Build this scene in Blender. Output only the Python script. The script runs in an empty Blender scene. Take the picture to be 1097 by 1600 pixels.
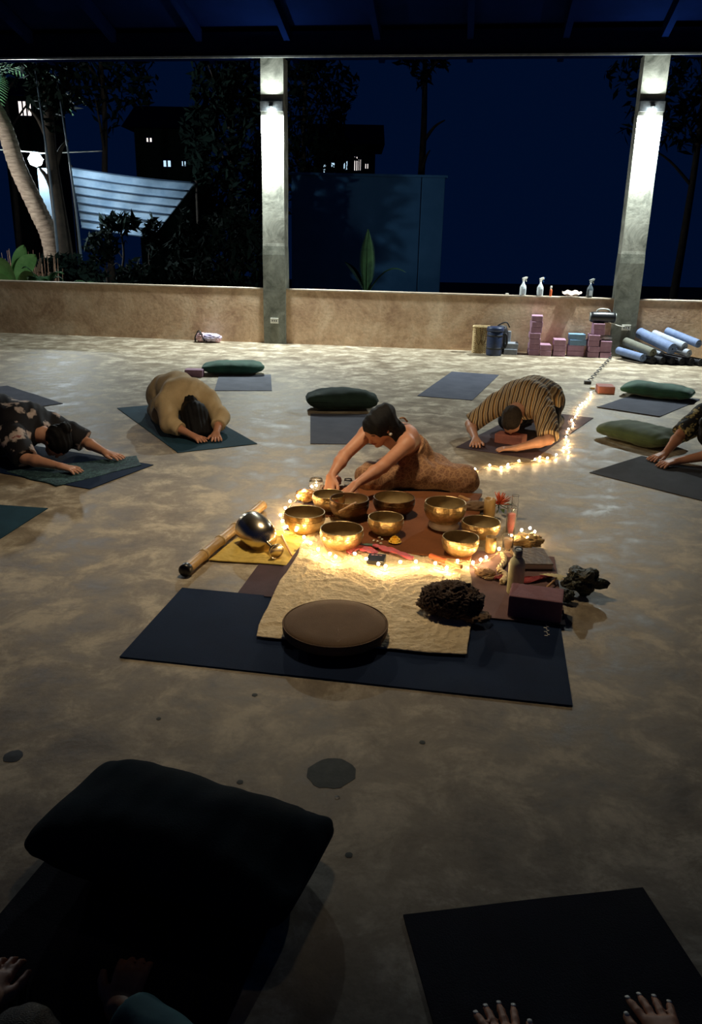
import bpy, bmesh, math, random
import numpy as np
from mathutils import Vector, Matrix, noise

# ------------------------------------------------------------------ camera
F_PX, PITCH, ROLL, CAM_H = 1269.0, math.radians(18.96), math.radians(1.16), 1.558
scn = bpy.context.scene
C = scn.collection
cam_d = bpy.data.cameras.new('camera'); cam = bpy.data.objects.new('camera', cam_d); C.objects.link(cam)
scn.camera = cam
cam_d.sensor_fit = 'VERTICAL'; cam_d.sensor_height = 36.0; cam_d.lens = 36.0 * F_PX / 1600.0
cam_d.clip_end = 300; cam_d.clip_start = 0.02
_cp, _sp, _cr, _sr = math.cos(PITCH), math.sin(PITCH), math.cos(ROLL), math.sin(ROLL)
FWD = Vector((0, _cp, -_sp)); _R = Vector((1, 0, 0)); _U = Vector((0, _sp, _cp))
RT = _R * _cr + _U * _sr; UP = -_R * _sr + _U * _cr
CAMP = Vector((0, 0, CAM_H))
cam.matrix_world = Matrix(((RT.x, UP.x, -FWD.x, 0), (RT.y, UP.y, -FWD.y, 0), (RT.z, UP.z, -FWD.z, CAM_H), (0, 0, 0, 1)))

def ray(px, py): return FWD * F_PX + RT * (px - 548.5) - UP * (py - 800)
def G(px, py, z=0.0):
    """place on the horizontal plane z"""
    d = ray(px, py); return CAMP + d * ((z - CAM_H) / d.z)
def A(px, py, Y):
    """place on the upright plane y = Y"""
    d = ray(px, py); return CAMP + d * (Y / d.y)

# ------------------------------------------------------------------ world, exposure
scn.view_settings.view_transform = 'Standard'; scn.view_settings.look = 'None'
scn.view_settings.exposure = 0.0; scn.view_settings.gamma = 1.0; scn.view_settings.use_curve_mapping = False
w = bpy.data.worlds.new('night'); scn.world = w; w.use_nodes = True
bg = w.node_tree.nodes['Background']; bg.inputs[0].default_value = (0.02, 0.20, 1.0, 1); bg.inputs[1].default_value = 0.0175
PILLAR_W = 250.0       # watts of each pillar lamp, pointing down
PILLAR_UP = 12.0
FAIRY = 185.0         # emission of the fairy bulbs
FILL_W = 24.0
GARDEN_W = 300.0

# ------------------------------------------------------------------ helpers
def link(o, parent=None, kind=None):
    C.objects.link(o)
    if parent: o.parent = parent
    if kind: o['kind'] = kind
    return o
def tag(o, label, cat, group=None):
    o['label'] = label; o['category'] = cat
    if group: o['group'] = group
    return o
def thing(name, label, cat, loc=(0, 0, 0), rz=0.0, group=None):
    o = bpy.data.objects.new(name, None); o.empty_display_size = .1; C.objects.link(o)
    o.location = loc; o.rotation_euler = (0, 0, rz)
    return tag(o, label, cat, group)
def mesh(name, V, Fc, m=None, parent=None, smooth=True, loc=None, rz=0.0):
    me = bpy.data.meshes.new(name)
    me.from_pydata([tuple(v) for v in V], [], Fc); 
    if smooth: me.shade_smooth()
    me.update()
    return put(name, me, m, parent, loc, rz)
def put(name, me, m=None, parent=None, loc=None, rz=0.0):
    o = bpy.data.objects.new(name, me)
    if m and not me.materials: me.materials.append(m)
    if loc is not None: o.location = loc
    o.rotation_euler = (0, 0, rz)
    return link(o, parent)
def from_bm(name, bm, m=None, parent=None, smooth=False, loc=None, rz=0.0):
    bmesh.ops.recalc_face_normals(bm, faces=bm.faces)
    me = bpy.data.meshes.new(name); bm.to_mesh(me); bm.free()
    if smooth: me.shade_smooth()
    return put(name, me, m, parent, loc, rz)
def bx(bm, c, s, rot=None, bev=0.0, seg=2):
    r = bmesh.ops.create_cube(bm, size=1.0); vs = r['verts']
    M = Matrix.Translation(Vector(c)) @ (rot.to_4x4() if rot else Matrix.Identity(4)) @ Matrix.Diagonal((*s, 1))
    bmesh.ops.transform(bm, matrix=M, verts=vs)
    if bev:
        es = list({e for v in vs for e in v.link_edges})
        bmesh.ops.bevel(bm, geom=es, offset=bev, segments=seg, affect='EDGES', profile=.6)
def box(name, c, s, m, parent=None, bev=0.004, rot=None, **k):
    bm = bmesh.new(); bx(bm, c, s, rot, bev); return from_bm(name, bm, m, parent, **k)
def lathe(prof, n=40, M=None, caps=True):
    """prof list of (r,z); returns verts, faces"""
    V = []; Fc = []
    for r, z in prof:
        for i in range(n):
            a = 2 * math.pi * i / n; V.append(Vector((r * math.cos(a), r * math.sin(a), z)))
    for j in range(len(prof) - 1):
        for i in range(n):
            a = j * n + i; b = j * n + (i + 1) % n
            Fc.append((a, b, b + n, a + n))
    if caps and prof[0][0] > 1e-4: Fc.append(tuple(reversed(range(n))))
    if caps and prof[-1][0] > 1e-4: Fc.append(tuple(range((len(prof) - 1) * n, len(prof) * n)))
    if M: V = [M @ v for v in V]
    return V, Fc
def smooth_path(P, n=6, closed=False):
    P = [Vector(p) for p in P]; out = []
    N = len(P); rng = range(N if closed else N - 1)
    for i in rng:
        p0 = P[(i - 1) % N] if (closed or i > 0) else P[0]
        p1 = P[i]; p2 = P[(i + 1) % N]; p3 = P[(i + 2) % N] if (closed or i + 2 < N) else P[-1]
        for k in range(n):
            t = k / n
            out.append(.5 * ((2 * p1) + (-p0 + p2) * t + (2 * p0 - 5 * p1 + 4 * p2 - p3) * t * t + (-p0 + 3 * p1 - 3 * p2 + p3) * t ** 3))
    if not closed: out.append(P[-1])
    return out
def tube(P, r, n=8, closed=False, cap=True):
    """tube along points; r number or list"""
    V = []; Fc = []; N = len(P); P = [Vector(p) for p in P]
    if not hasattr(r, '__len__'): r = [r] * N
    up = Vector((0, 0, 1)); last = None
    for i in range(N):
        a = P[(i - 1) % N] if (closed or i > 0) else P[i]; b = P[(i + 1) % N] if (closed or i < N - 1) else P[i]
        t = (b - a).normalized()
        if last is None:
            x = t.cross(up); x = x.normalized() if x.length > 1e-3 else Vector((1, 0, 0))
        else:
            x = (last - t * last.dot(t)); x = x.normalized() if x.length > 1e-5 else last
        last = x; y = t.cross(x)
        for k in range(n):
            q = 2 * math.pi * k / n; V.append(P[i] + (x * math.cos(q) + y * math.sin(q)) * r[i])
    for i in range(N if closed else N - 1):
        for k in range(n):
            a = i * n + k; b = i * n + (k + 1) % n; c = ((i + 1) % N) * n + (k + 1) % n; d = ((i + 1) % N) * n + k
            Fc.append((a, d, c, b))
    if not closed and cap:
        Fc.append(tuple(range(n))); Fc.append(tuple(reversed(range((N - 1) * n, N * n))))
    return V, Fc
def join(*parts):
    V = []; Fc = []
    for v, f in parts:
        o = len(V); V += list(v); Fc += [tuple(i + o for i in q) for q in f]
    return V, Fc
def along(d, up=Vector((0, 0, 1))):
    """rotation taking +Z to d"""
    return Vector((0, 0, 1)).rotation_difference(Vector(d).normalized()).to_matrix()

# ------------------------------------------------------------------ materials
def NT(name):
    m = bpy.data.materials.new(name); m.use_nodes = True
    nt = m.node_tree; return m, nt, nt.nodes['Principled BSDF']
def nd(nt, typ, **k):
    n = nt.nodes.new(typ)
    for a, b in k.items():
        if a in n.inputs: n.inputs[a].default_value = b
        else: setattr(n, a, b)
    return n
def ramp(nt, src, stops, interp='LINEAR'):
    r = nt.nodes.new('ShaderNodeValToRGB'); r.color_ramp.interpolation = interp
    e = r.color_ramp.elements
    while len(e) < len(stops): e.new(.5)
    for el, (p, c) in zip(e, stops): el.position = p; el.color = (*c, 1)
    nt.links.new(src, r.inputs[0]); return r.outputs[0]
def rgb(h):
    """sRGB 0-255 triple to linear"""
    return tuple(((v / 255) / 12.92 if v / 255 <= .04045 else ((v / 255 + .055) / 1.055) ** 2.4) for v in h)
def basic(name, c1, c2=None, rough=.6, metal=0.0, scale=20, bump=.15, bscale=None, spec=.5, coat=0, stretch=(1, 1, 1), detail=5, sheen=0, trans=0, dist=.01):
    m, nt, b = NT(name); L = nt.links.new
    c1 = rgb(c1); c2 = rgb(c2) if c2 else c1
    tc = nd(nt, 'ShaderNodeTexCoord'); mp = nd(nt, 'ShaderNodeMapping'); mp.inputs['Scale'].default_value = stretch
    L(tc.outputs['Object'], mp.inputs[0])
    n = nd(nt, 'ShaderNodeTexNoise', Scale=scale, Detail=detail, Roughness=.6); L(mp.outputs[0], n.inputs['Vector'])
    L(ramp(nt, n.outputs[0], [(.35, c1), (.68, c2)]), b.inputs['Base Color'])
    b.inputs['Roughness'].default_value = rough; b.inputs['Metallic'].default_value = metal
    b.inputs['Specular IOR Level'].default_value = spec
    b.inputs['Coat Weight'].default_value = coat; b.inputs['Sheen Weight'].default_value = sheen
    b.inputs['Transmission Weight'].default_value = trans
    if bump:
        n2 = nd(nt, 'ShaderNodeTexNoise', Scale=bscale or scale * 3, Detail=4); L(mp.outputs[0], n2.inputs['Vector'])
        bu = nd(nt, 'ShaderNodeBump', Strength=bump, Distance=dist); L(n2.outputs[0], bu.inputs['Height']); L(bu.outputs[0], b.inputs['Normal'])
    return m
def emis(name, c, s):
    m, nt, b = NT(name); b.inputs['Base Color'].default_value = (*c, 1)
    b.inputs['Emission Color'].default_value = (*c, 1); b.inputs['Emission Strength'].default_value = s; return m

def floor_mat():
    m, nt, b = NT('polished_concrete'); L = nt.links.new
    tc = nd(nt, 'ShaderNodeTexCoord')
    n1 = nd(nt, 'ShaderNodeTexNoise', Scale=.55, Detail=6, Roughness=.62, Distortion=.6); L(tc.outputs['Object'], n1.inputs['Vector'])
    n2 = nd(nt, 'ShaderNodeTexNoise', Scale=4.2, Detail=9, Roughness=.72, Distortion=.35); L(tc.outputs['Object'], n2.inputs['Vector'])
    n3 = nd(nt, 'ShaderNodeTexNoise', Scale=60, Detail=4, Roughness=.7); L(tc.outputs['Object'], n3.inputs['Vector'])
    a = ramp(nt, n1.outputs[0], [(.35, rgb((132, 118, 98))), (.65, rgb((172, 160, 138)))])
    c = ramp(nt, n2.outputs[0], [(.36, rgb((98, 84, 68))), (.5, rgb((158, 144, 122))), (.62, rgb((226, 214, 190)))])
    mx = nd(nt, 'ShaderNodeMix', data_type='RGBA'); mx.inputs['Factor'].default_value = .66
    L(a, mx.inputs[6]); L(c, mx.inputs[7])
    g = ramp(nt, n3.outputs[0], [(.3, (.72, .72, .72)), (.6, (1, 1, 1))])
    mu = nd(nt, 'ShaderNodeMix', data_type='RGBA', blend_type='MULTIPLY'); mu.inputs['Factor'].default_value = .6
    L(mx.outputs[2], mu.inputs[6]); L(g, mu.inputs[7])
    # old dark stains
    v = nd(nt, 'ShaderNodeTexNoise', Scale=1.3, Detail=3, Distortion=.4); v.inputs['Vector'].default_value = (0, 0, 0)
    mp = nd(nt, 'ShaderNodeMapping'); mp.inputs['Location'].default_value = (4.3, 8.1, 0); L(tc.outputs['Object'], mp.inputs[0]); L(mp.outputs[0], v.inputs['Vector'])
    st = ramp(nt, v.outputs[0], [(.62, (1, 1, 1)), (.75, (.55, .53, .5))])
    m2 = nd(nt, 'ShaderNodeMix', data_type='RGBA', blend_type='MULTIPLY'); m2.inputs['Factor'].default_value = 1
    L(mu.outputs[2], m2.inputs[6]); L(st, m2.inputs[7])
    L(m2.outputs[2], b.inputs['Base Color'])
    r = nd(nt, 'ShaderNodeMapRange'); r.inputs[1].default_value = .3; r.inputs[2].default_value = .7; r.inputs[3].default_value = .40; r.inputs[4].default_value = .75; b.inputs['Specular IOR Level'].default_value = .38
    L(n2.outputs[0], r.inputs[0]); L(r.outputs[0], b.inputs['Roughness'])
    n4 = nd(nt, 'ShaderNodeTexNoise', Scale=5, Detail=6, Roughness=.6, Distortion=.1); L(tc.outputs['Object'], n4.inputs['Vector'])
    bu = nd(nt, 'ShaderNodeBump', Strength=.35, Distance=.012); L(n4.outputs[0], bu.inputs['Height']); L(bu.outputs[0], b.inputs['Normal'])
    return m
def plaster_mat():
    m, nt, b = NT('brown_plaster'); L = nt.links.new
    tc = nd(nt, 'ShaderNodeTexCoord')
    n1 = nd(nt, 'ShaderNodeTexNoise', Scale=1.6, Detail=8, Roughness=.7, Distortion=.7); L(tc.outputs['Object'], n1.inputs['Vector'])
    c = ramp(nt, n1.outputs[0], [(.3, rgb((162, 124, 96))), (.5, rgb((212, 178, 144))), (.7, rgb((242, 216, 184)))])
    n2 = nd(nt, 'ShaderNodeTexNoise', Scale=14, Detail=6, Roughness=.7); L(tc.outputs['Object'], n2.inputs['Vector'])
    g = ramp(nt, n2.outputs[0], [(.3, (.6, .58, .55)), (.55, (1, 1, 1))])
    mu = nd(nt, 'ShaderNodeMix', data_type='RGBA', blend_type='MULTIPLY'); mu.inputs['Factor'].default_value = .6
    L(c, mu.inputs[6]); L(g, mu.inputs[7]); L(mu.outputs[2], b.inputs['Base Color']); b.inputs['Roughness'].default_value = .75
    bu = nd(nt, 'ShaderNodeBump', Strength=.5, Distance=.01); L(n2.outputs[0], bu.inputs['Height']); L(bu.outputs[0], b.inputs['Normal'])
    return m
def pillar_mat():
    m, nt, b = NT('bare_concrete'); L = nt.links.new
    tc = nd(nt, 'ShaderNodeTexCoord')
    n1 = nd(nt, 'ShaderNodeTexNoise', Scale=3.2, Detail=8, Roughness=.75, Distortion=.5); L(tc.outputs['Object'], n1.inputs['Vector'])
    c = ramp(nt, n1.outputs[0], [(.34, rgb((96, 98, 88))), (.52, rgb((150, 150, 138))), (.68, rgb((186, 186, 172)))])
    sx = nd(nt, 'ShaderNodeSeparateXYZ'); L(tc.outputs['Object'], sx.inputs[0])
    z = ramp(nt, sx.outputs[2], [(.0, (.85, .85, .85)), (1.0, (1, 1, 1))])
    # the lower pour is rougher and darker up to 1.35 m
    gt = nd(nt, 'ShaderNodeMath', operation='GREATER_THAN'); gt.inputs[1].default_value = 1.36; L(sx.outputs[2], gt.inputs[0])
    k = ramp(nt, gt.outputs[0], [(0, (.62, .64, .62)), (1, (1, 1, 1))], 'CONSTANT')
    mu = nd(nt, 'ShaderNodeMix', data_type='RGBA', blend_type='MULTIPLY'); mu.inputs['Factor'].default_value = 1
    L(c, mu.inputs[6]); L(k, mu.inputs[7]); L(mu.outputs[2], b.inputs['Base Color']); b.inputs['Roughness'].default_value = .8
    bu = nd(nt, 'ShaderNodeBump', Strength=.4, Distance=.008); L(n1.outputs[0], bu.inputs['Height']); L(bu.outputs[0], b.inputs['Normal'])
    return m
def brass_mat(name, c1, c2, rough=.28):
    m, nt, b = NT(name); L = nt.links.new
    tc = nd(nt, 'ShaderNodeTexCoord')
    v = nd(nt, 'ShaderNodeTexVoronoi', Scale=70); v.feature = 'SMOOTH_F1'; L(tc.outputs['Object'], v.inputs['Vector'])
    n = nd(nt, 'ShaderNodeTexNoise', Scale=24, Detail=6, Roughness=.7); L(tc.outputs['Object'], n.inputs['Vector'])
    L(ramp(nt, n.outputs[0], [(.35, rgb(c1)), (.65, rgb(c2))]), b.inputs['Base Color'])
    b.inputs['Metallic'].default_value = .9; b.inputs['Roughness'].default_value = rough
    bu = nd(nt, 'ShaderNodeBump', Strength=.5, Distance=.004); L(v.outputs[0], bu.inputs['Height']); L(bu.outputs[0], b.inputs['Normal'])
    return m
def stripe_mat():
    m, nt, b = NT('striped_cotton'); L = nt.links.new
    tc = nd(nt, 'ShaderNodeTexCoord'); sx = nd(nt, 'ShaderNodeSeparateXYZ'); L(tc.outputs['Object'], sx.inputs[0])
    n = nd(nt, 'ShaderNodeTexNoise', Scale=9, Detail=2); L(tc.outputs['Object'], n.inputs['Vector'])
    ad = nd(nt, 'ShaderNodeMath', operation='MULTIPLY_ADD'); ad.inputs[1].default_value = .02; L(n.outputs[0], ad.inputs[0]); L(sx.outputs[1], ad.inputs[2])
    mu = nd(nt, 'ShaderNodeMath', operation='MULTIPLY'); mu.inputs[1].default_value = 13.5; L(ad.outputs[0], mu.inputs[0])
    fr = nd(nt, 'ShaderNodeMath', operation='FRACT'); L(mu.outputs[0], fr.inputs[0])
    dk = rgb((84, 64, 48)); lt = rgb((214, 192, 152)); md = rgb((166, 136, 100)); wh = rgb((232, 218, 186)); og = rgb((186, 142, 84))
    L(ramp(nt, fr.outputs[0], [(0, dk), (.16, wh), (.22, md), (.36, lt), (.46, dk), (.58, og), (.7, wh), (.76, dk), (.84, lt), (.93, md)], 'CONSTANT'), b.inputs['Base Color'])
    b.inputs['Roughness'].default_value = .85
    n2 = nd(nt, 'ShaderNodeTexNoise', Scale=350); L(tc.outputs['Object'], n2.inputs['Vector'])
    bu = nd(nt, 'ShaderNodeBump', Strength=.2, Distance=.002); L(n2.outputs[0], bu.inputs['Height']); L(bu.outputs[0], b.inputs['Normal'])
    return m
def floral_mat(name, base, petal, scale=9, heart=(150, 90, 90), size=.36):
    m, nt, b = NT(name); L = nt.links.new
    tc = nd(nt, 'ShaderNodeTexCoord')
    n = nd(nt, 'ShaderNodeTexNoise', Scale=scale * 2.2, Detail=3); L(tc.outputs['Object'], n.inputs['Vector'])
    mx = nd(nt, 'ShaderNodeMix', data_type='RGBA', blend_type='LINEAR_LIGHT'); mx.inputs['Factor'].default_value = .06
    L(tc.outputs['Object'], mx.inputs[6]); L(n.outputs[1], mx.inputs[7])
    v = nd(nt, 'ShaderNodeTexVoronoi', Scale=scale, Randomness=.9); L(mx.outputs[2], v.inputs['Vector'])
    n2 = nd(nt, 'ShaderNodeTexNoise', Scale=2.4, Detail=1); L(tc.outputs['Object'], n2.inputs['Vector'])
    sb = nd(nt, 'ShaderNodeMath', operation='MULTIPLY_ADD'); sb.inputs[1].default_value = -.55; L(n2.outputs[0], sb.inputs[0]); L(v.outputs[0], sb.inputs[2])
    ad = nd(nt, 'ShaderNodeMath', operation='ADD'); ad.inputs[1].default_value = .27; L(sb.outputs[0], ad.inputs[0])
    L(ramp(nt, ad.outputs[0], [(0, rgb(heart)), (.1, rgb(petal)), (size * .7, tuple(x * .7 for x in rgb(petal))), (size, rgb(base))], 'LINEAR'), b.inputs['Base Color'])
    b.inputs['Roughness'].default_value = .8
    return m
def lace_mat():
    m, nt, b = NT('printed_brown_cotton'); L = nt.links.new
    tc = nd(nt, 'ShaderNodeTexCoord')
    v = nd(nt, 'ShaderNodeTexVoronoi', Scale=26); v.feature = 'DISTANCE_TO_EDGE'; L(tc.outputs['Object'], v.inputs['Vector'])
    v.inputs['Scale'].default_value = 26
    v2 = nd(nt, 'ShaderNodeTexVoronoi', Scale=64); v2.feature = 'DISTANCE_TO_EDGE'; L(tc.outputs['Object'], v2.inputs['Vector'])
    mu = nd(nt, 'ShaderNodeMath', operation='MINIMUM'); m3 = nd(nt, 'ShaderNodeMath', operation='MULTIPLY'); m3.inputs[1].default_value = 1.6
    L(v.outputs[0], mu.inputs[0]); L(v2.outputs[0], m3.inputs[0]); L(m3.outputs[0], mu.inputs[1])
    L(ramp(nt, mu.outputs[0], [(.0, rgb((182, 142, 102))), (.05, rgb((156, 114, 80))), (.12, rgb((136, 96, 68))), (.35, rgb((122, 84, 60)))]), b.inputs['Base Color'])
    b.inputs['Roughness'].default_value = .8
    return m

M_floor = floor_mat(); M_plaster = plaster_mat(); M_pillar = pillar_mat()
M_cap = basic('wall_cap_cement', (176, 160, 140), (206, 190, 170), .7, scale=8, bump=.3)
M_soil = basic('soil', (30, 28, 22), (50, 46, 36), .95, scale=3, bump=.5)
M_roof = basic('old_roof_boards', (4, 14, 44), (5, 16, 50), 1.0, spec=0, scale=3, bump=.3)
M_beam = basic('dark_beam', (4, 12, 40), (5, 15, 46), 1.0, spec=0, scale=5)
M_trim = basic('galvanised_trim', (150, 155, 150), (190, 195, 190), .45, metal=.6, scale=8)
M_house = basic('lamp_housing', (120, 126, 128), (150, 156, 156), .5, metal=.3, scale=20)
M_white = basic('white_plastic', (215, 212, 200), (230, 228, 218), .4, bump=0)
M_dark = basic('black_plastic', (16, 17, 20), (26, 27, 32), .35, bump=0)
def rubber(name, c, c2=None, r=.85): return basic(name, c, c2 or tuple(min(255, int(x * 1.18 + 4)) for x in c), r, spec=.2, scale=5, bump=.35, bscale=260, dist=.003)
M_mat_navy = rubber('navy_mat_rubber', (10, 30, 60), (14, 36, 68)); M_mat_teal = rubber('teal_mat_rubber', (28, 58, 74))
M_mat_grey = rubber('grey_mat_rubber', (104, 108, 120), (122, 126, 138)); M_mat_slate = rubber('slate_mat_rubber', (74, 78, 92), (88, 92, 106))
M_mat_purple = rubber('purple_mat_rubber', (76, 62, 70)); M_mat_char = rubber('charcoal_mat_rubber', (58, 60, 66))
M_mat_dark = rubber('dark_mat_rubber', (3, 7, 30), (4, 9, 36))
M_olive = basic('olive_bolster_cloth', (66, 84, 52), (84, 104, 66), .85, scale=6, bump=.3, bscale=200, sheen=.15, dist=.003)
M_green = basic('green_bolster_cloth', (36, 80, 64), (54, 106, 86), .85, scale=6, bump=.3, bscale=200, sheen=.15, dist=.003)
M_greend = basic('dark_green_bolster_cloth', (24, 44, 40), (34, 58, 52), .9, scale=6, bump=.3, bscale=200, dist=.003)
M_blockp = basic('purple_foam', (160, 122, 144), (174, 136, 158), .8, scale=30, bump=.2)
M_blockb = basic('blue_foam', (104, 138, 170), (120, 154, 184), .8, scale=30, bump=.2)
M_blockg = basic('grey_foam', (140, 146, 156), (156, 162, 170), .8, scale=30, bump=.2)
M_blockr = basic('mauve_foam', (132, 88, 96), (146, 100, 106), .8, scale=30, bump=.2)
M_blockpk = basic('pink_foam', (166, 104, 94), (178, 116, 104), .8, scale=30, bump=.2)
M_skin = basic('skin_tan', (176, 118, 88), (190, 132, 100), .5, scale=12, bump=.08, spec=.4)
M_skin2 = basic('skin_fair', (206, 150, 122), (216, 164, 136), .5, scale=12, bump=.08, spec=.4)
M_skin3 = basic('skin_warm', (196, 138, 108), (206, 150, 120), .5, scale=12, bump=.08, spec=.4)
M_hair = basic('black_hair', (9, 9, 12), (17, 16, 19), .6, spec=.25, scale=6, bump=.5, bscale=60, stretch=(6, 6, 1))
M_hairb = basic('cropped_dark_hair', (38, 30, 24), (60, 48, 38), .75, scale=90, bump=.8, bscale=260)
M_beige = basic('beige_linen', (196, 172, 132), (212, 190, 150), .85, scale=10, bump=.35, bscale=120, dist=.004)
M_trous = basic('navy_trousers', (20, 22, 34), (28, 30, 44), .85, scale=10)
M_trous2 = basic('sand_trousers', (150, 136, 112), (166, 150, 124), .85, scale=10, bump=.3)
M_stripe = stripe_mat(); M_floral = floral_mat('black_floral_cotton', (14, 12, 22), (214, 196, 188), 9)
M_floral2 = floral_mat('olive_floral_cotton', (26, 26, 26), (190, 176, 120), 16, (120, 110, 60), .42)
M_dress = lace_mat()
M_brass = brass_mat('hammered_brass', (178, 148, 98), (226, 198, 146), .36); M_bronze = brass_mat('dark_bronze', (96, 72, 48), (130, 100, 68), .42)
M_inner = basic('bowl_inside', (150, 128, 88), (178, 154, 108), .5, metal=0, scale=14, bump=.1)
M_chrome = basic('mirror_gold', (220, 205, 180), (226, 214, 190), .27, metal=1, bump=0)
M_cream = basic('cream_cotton', (222, 200, 160), (236, 216, 178), .85, scale=10, bump=.9, bscale=46, dist=.012)
M_yellow = basic('yellow_cotton', (206, 176, 84), (220, 192, 104), .85, scale=10, bump=.3, bscale=90, dist=.004)
M_browncl = basic('brown_velvet', (112, 66, 36), (128, 78, 46), .8, scale=5, bump=.25, bscale=60, spec=.2)
M_cush = basic('dark_brown_canvas', (108, 84, 60), (120, 94, 68), .85, scale=8, bump=.4, bscale=320, dist=.003)
M_bamboo = basic('bamboo', (176, 138, 82), (208, 172, 112), .4, scale=9, bump=.1, stretch=(1, 1, .3))
M_pink = basic('pink_silk', (206, 70, 84), (224, 100, 110), .5, scale=15, sheen=.2)
M_wood = basic('pale_wood', (186, 140, 90), (206, 162, 110), .5, scale=6, stretch=(1, 8, 1))
M_wire = basic('copper_wire', (190, 160, 110), (200, 170, 120), .4, bump=0)
M_bulb = emis('warm_bulb', (1.0, .68, .32), FAIRY)
M_cord = basic('grey_cord', (60, 60, 62), (76, 76, 78), .6, bump=0)

# ------------------------------------------------------------------ wall frame
WA = math.radians(-7.7); WU = Vector((math.cos(WA), math.sin(WA), 0)); WN = Vector((WU.y, -WU.x, 0))   # WN points into the room
W0 = G(429.5, 537)
def WP(s, out=0.0, z=0.0): return W0 + WU * s + WN * out + Vector((0, 0, z))
def WS(px, py):
    g = G(px, py) - W0; return g.dot(WU), g.dot(WN)

# ------------------------------------------------------------------ setting
def grid(x0, x1, y0, y1, nx, ny, fz=None):
    V = []; Fc = []
    for j in range(ny + 1):
        for i in range(nx + 1):
            x = x0 + (x1 - x0) * i / nx; y = y0 + (y1 - y0) * j / ny
            V.append(Vector((x, y, fz(x, y) if fz else 0)))
    for j in range(ny):
        for i in range(nx):
            a = j * (nx + 1) + i; Fc.append((a, a + 1, a + nx + 2, a + nx + 1))
    return V, Fc
# floor slab: its back edge follows the parapet
fl_pts = [Vector((-9, -4, 0)), Vector((9, -4, 0)), WP(10.4, -.16), WP(-7.6, -.16)]
bm = bmesh.new()
top = [bm.verts.new(p) for p in fl_pts]; bot = [bm.verts.new(p - Vector((0, 0, .3))) for p in fl_pts]
bm.faces.new(top); bm.faces.new(bot[::-1])
for i in range(4): bm.faces.new((top[i], bot[i], bot[(i + 1) % 4], top[(i + 1) % 4]))
floor = from_bm('floor', bm, M_floor); floor['kind'] = 'structure'
# patched hole in the floor
rng = random.Random(3)
pc = G(517, 1208)
def patch(name, c, r, m, seed, z=.0015):
    rg = random.Random(seed); n = 22
    V = [c + Vector((0, 0, z))]; 
    for i in range(n):
        a = 2 * math.pi * i / n; q = r * (1 + .13 * noise.noise(Vector((math.cos(a) * 1.5, math.sin(a) * 1.5, seed * 3.7))) + .05 * rg.uniform(-1, 1))
        V.append(c + Vector((math.cos(a) * q, math.sin(a) * q, z * .6)))
    for i in range(n): V.append(V[i + 1] * 1 - Vector((0, 0, z * .6 + .004)))
    Fc = [(0, i + 1, (i + 1) % n + 1) for i in range(n)] + [(i + 1, i + 1 + n, (i + 1) % n + 1 + n, (i + 1) % n + 1) for i in range(n)]
    return mesh(name, V, Fc, m, floor, smooth=False)
M_patch = basic('dark_cement', (64, 70, 70), (80, 86, 84), .8, scale=30, bump=.1)
patch('cement_patch', pc, .075, M_patch, 1)
patch('floor_chip', G(527, 1246), .008, M_dark, 2)
patch('floor_chip', G(248, 1123), .008, M_patch, 4)
patch('floor_chip', G(20, 1182), .03, M_dark, 5)
for q in ((660, 1160), (375, 1222), (398, 1086), (545, 1336)): patch('floor_chip', G(*q), .01, M_patch, q[0])

WALL_H = .78
def wall_box(name, s0, s1, o0, o1, z0, z1, m, bev=.006):
    c = WP((s0 + s1) / 2, (o0 + o1) / 2, (z0 + z1) / 2)
    return box(name, (0, 0, 0), (s1 - s0, abs(o1 - o0), z1 - z0), m, None, bev, loc=c, rz=WA)
wb = wall_box('wall_back', -7.5, 10.3, -.19, -.06, 0, WALL_H - .02, M_plaster, 0); wb['kind'] = 'structure'
cp = wall_box('trim_1', -7.5, 10.3, -.195, -.052, WALL_H - .02, WALL_H, M_cap, .004); cp['kind'] = 'structure'
gr = mesh('ground', *join(grid(-30, 30, 11, 34, 4, 4)), M_soil, smooth=False, loc=(0, 0, -.25)); gr['kind'] = 'structure'
PH = 3.73
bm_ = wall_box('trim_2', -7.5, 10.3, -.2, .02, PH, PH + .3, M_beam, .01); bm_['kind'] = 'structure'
tr = wall_box('trim_3', -7.5, 10.3, .022, .05, PH - .015, PH + .012, M_trim, .004); tr['kind'] = 'structure'
# roof boards sloping up towards the camera side
r0, r1 = WP(-7.5, -.9, PH + .12), WP(10.3, -.9, PH + .12)
dd = WN * 13 + Vector((0, 0, 3.4))
nb = 26; ceiling = None
V, Fc = [], []
for a, b in ((r0, r1),):
    th = Vector((0, 0, .05))
    V = [a, b, b + dd, a + dd, a + th, b + th, b + dd + th, a + dd + th]
    Fc = [(0, 1, 2, 3), (7, 6, 5, 4), (0, 4, 5, 1), (1, 5, 6, 2), (2, 6, 7, 3), (3, 7, 4, 0)]
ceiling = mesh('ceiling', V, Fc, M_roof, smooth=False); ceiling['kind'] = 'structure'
raf = None
for i in range(15):
    a = r0.lerp(r1, (i + .5) / 15) + WN * .3 + Vector((0, 0, -.0)); b = a + dd * .97
    mid = (a + b) / 2 - Vector((0, 0, .03)); d = (b - a).normalized()
    R = Matrix((WU, d, WU.cross(d))).transposed()
    if raf is None:
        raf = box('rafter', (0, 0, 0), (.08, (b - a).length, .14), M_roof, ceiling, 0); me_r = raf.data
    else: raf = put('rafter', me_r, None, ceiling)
    raf.matrix_local = Matrix.Translation(mid) @ R.to_4x4()

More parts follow.
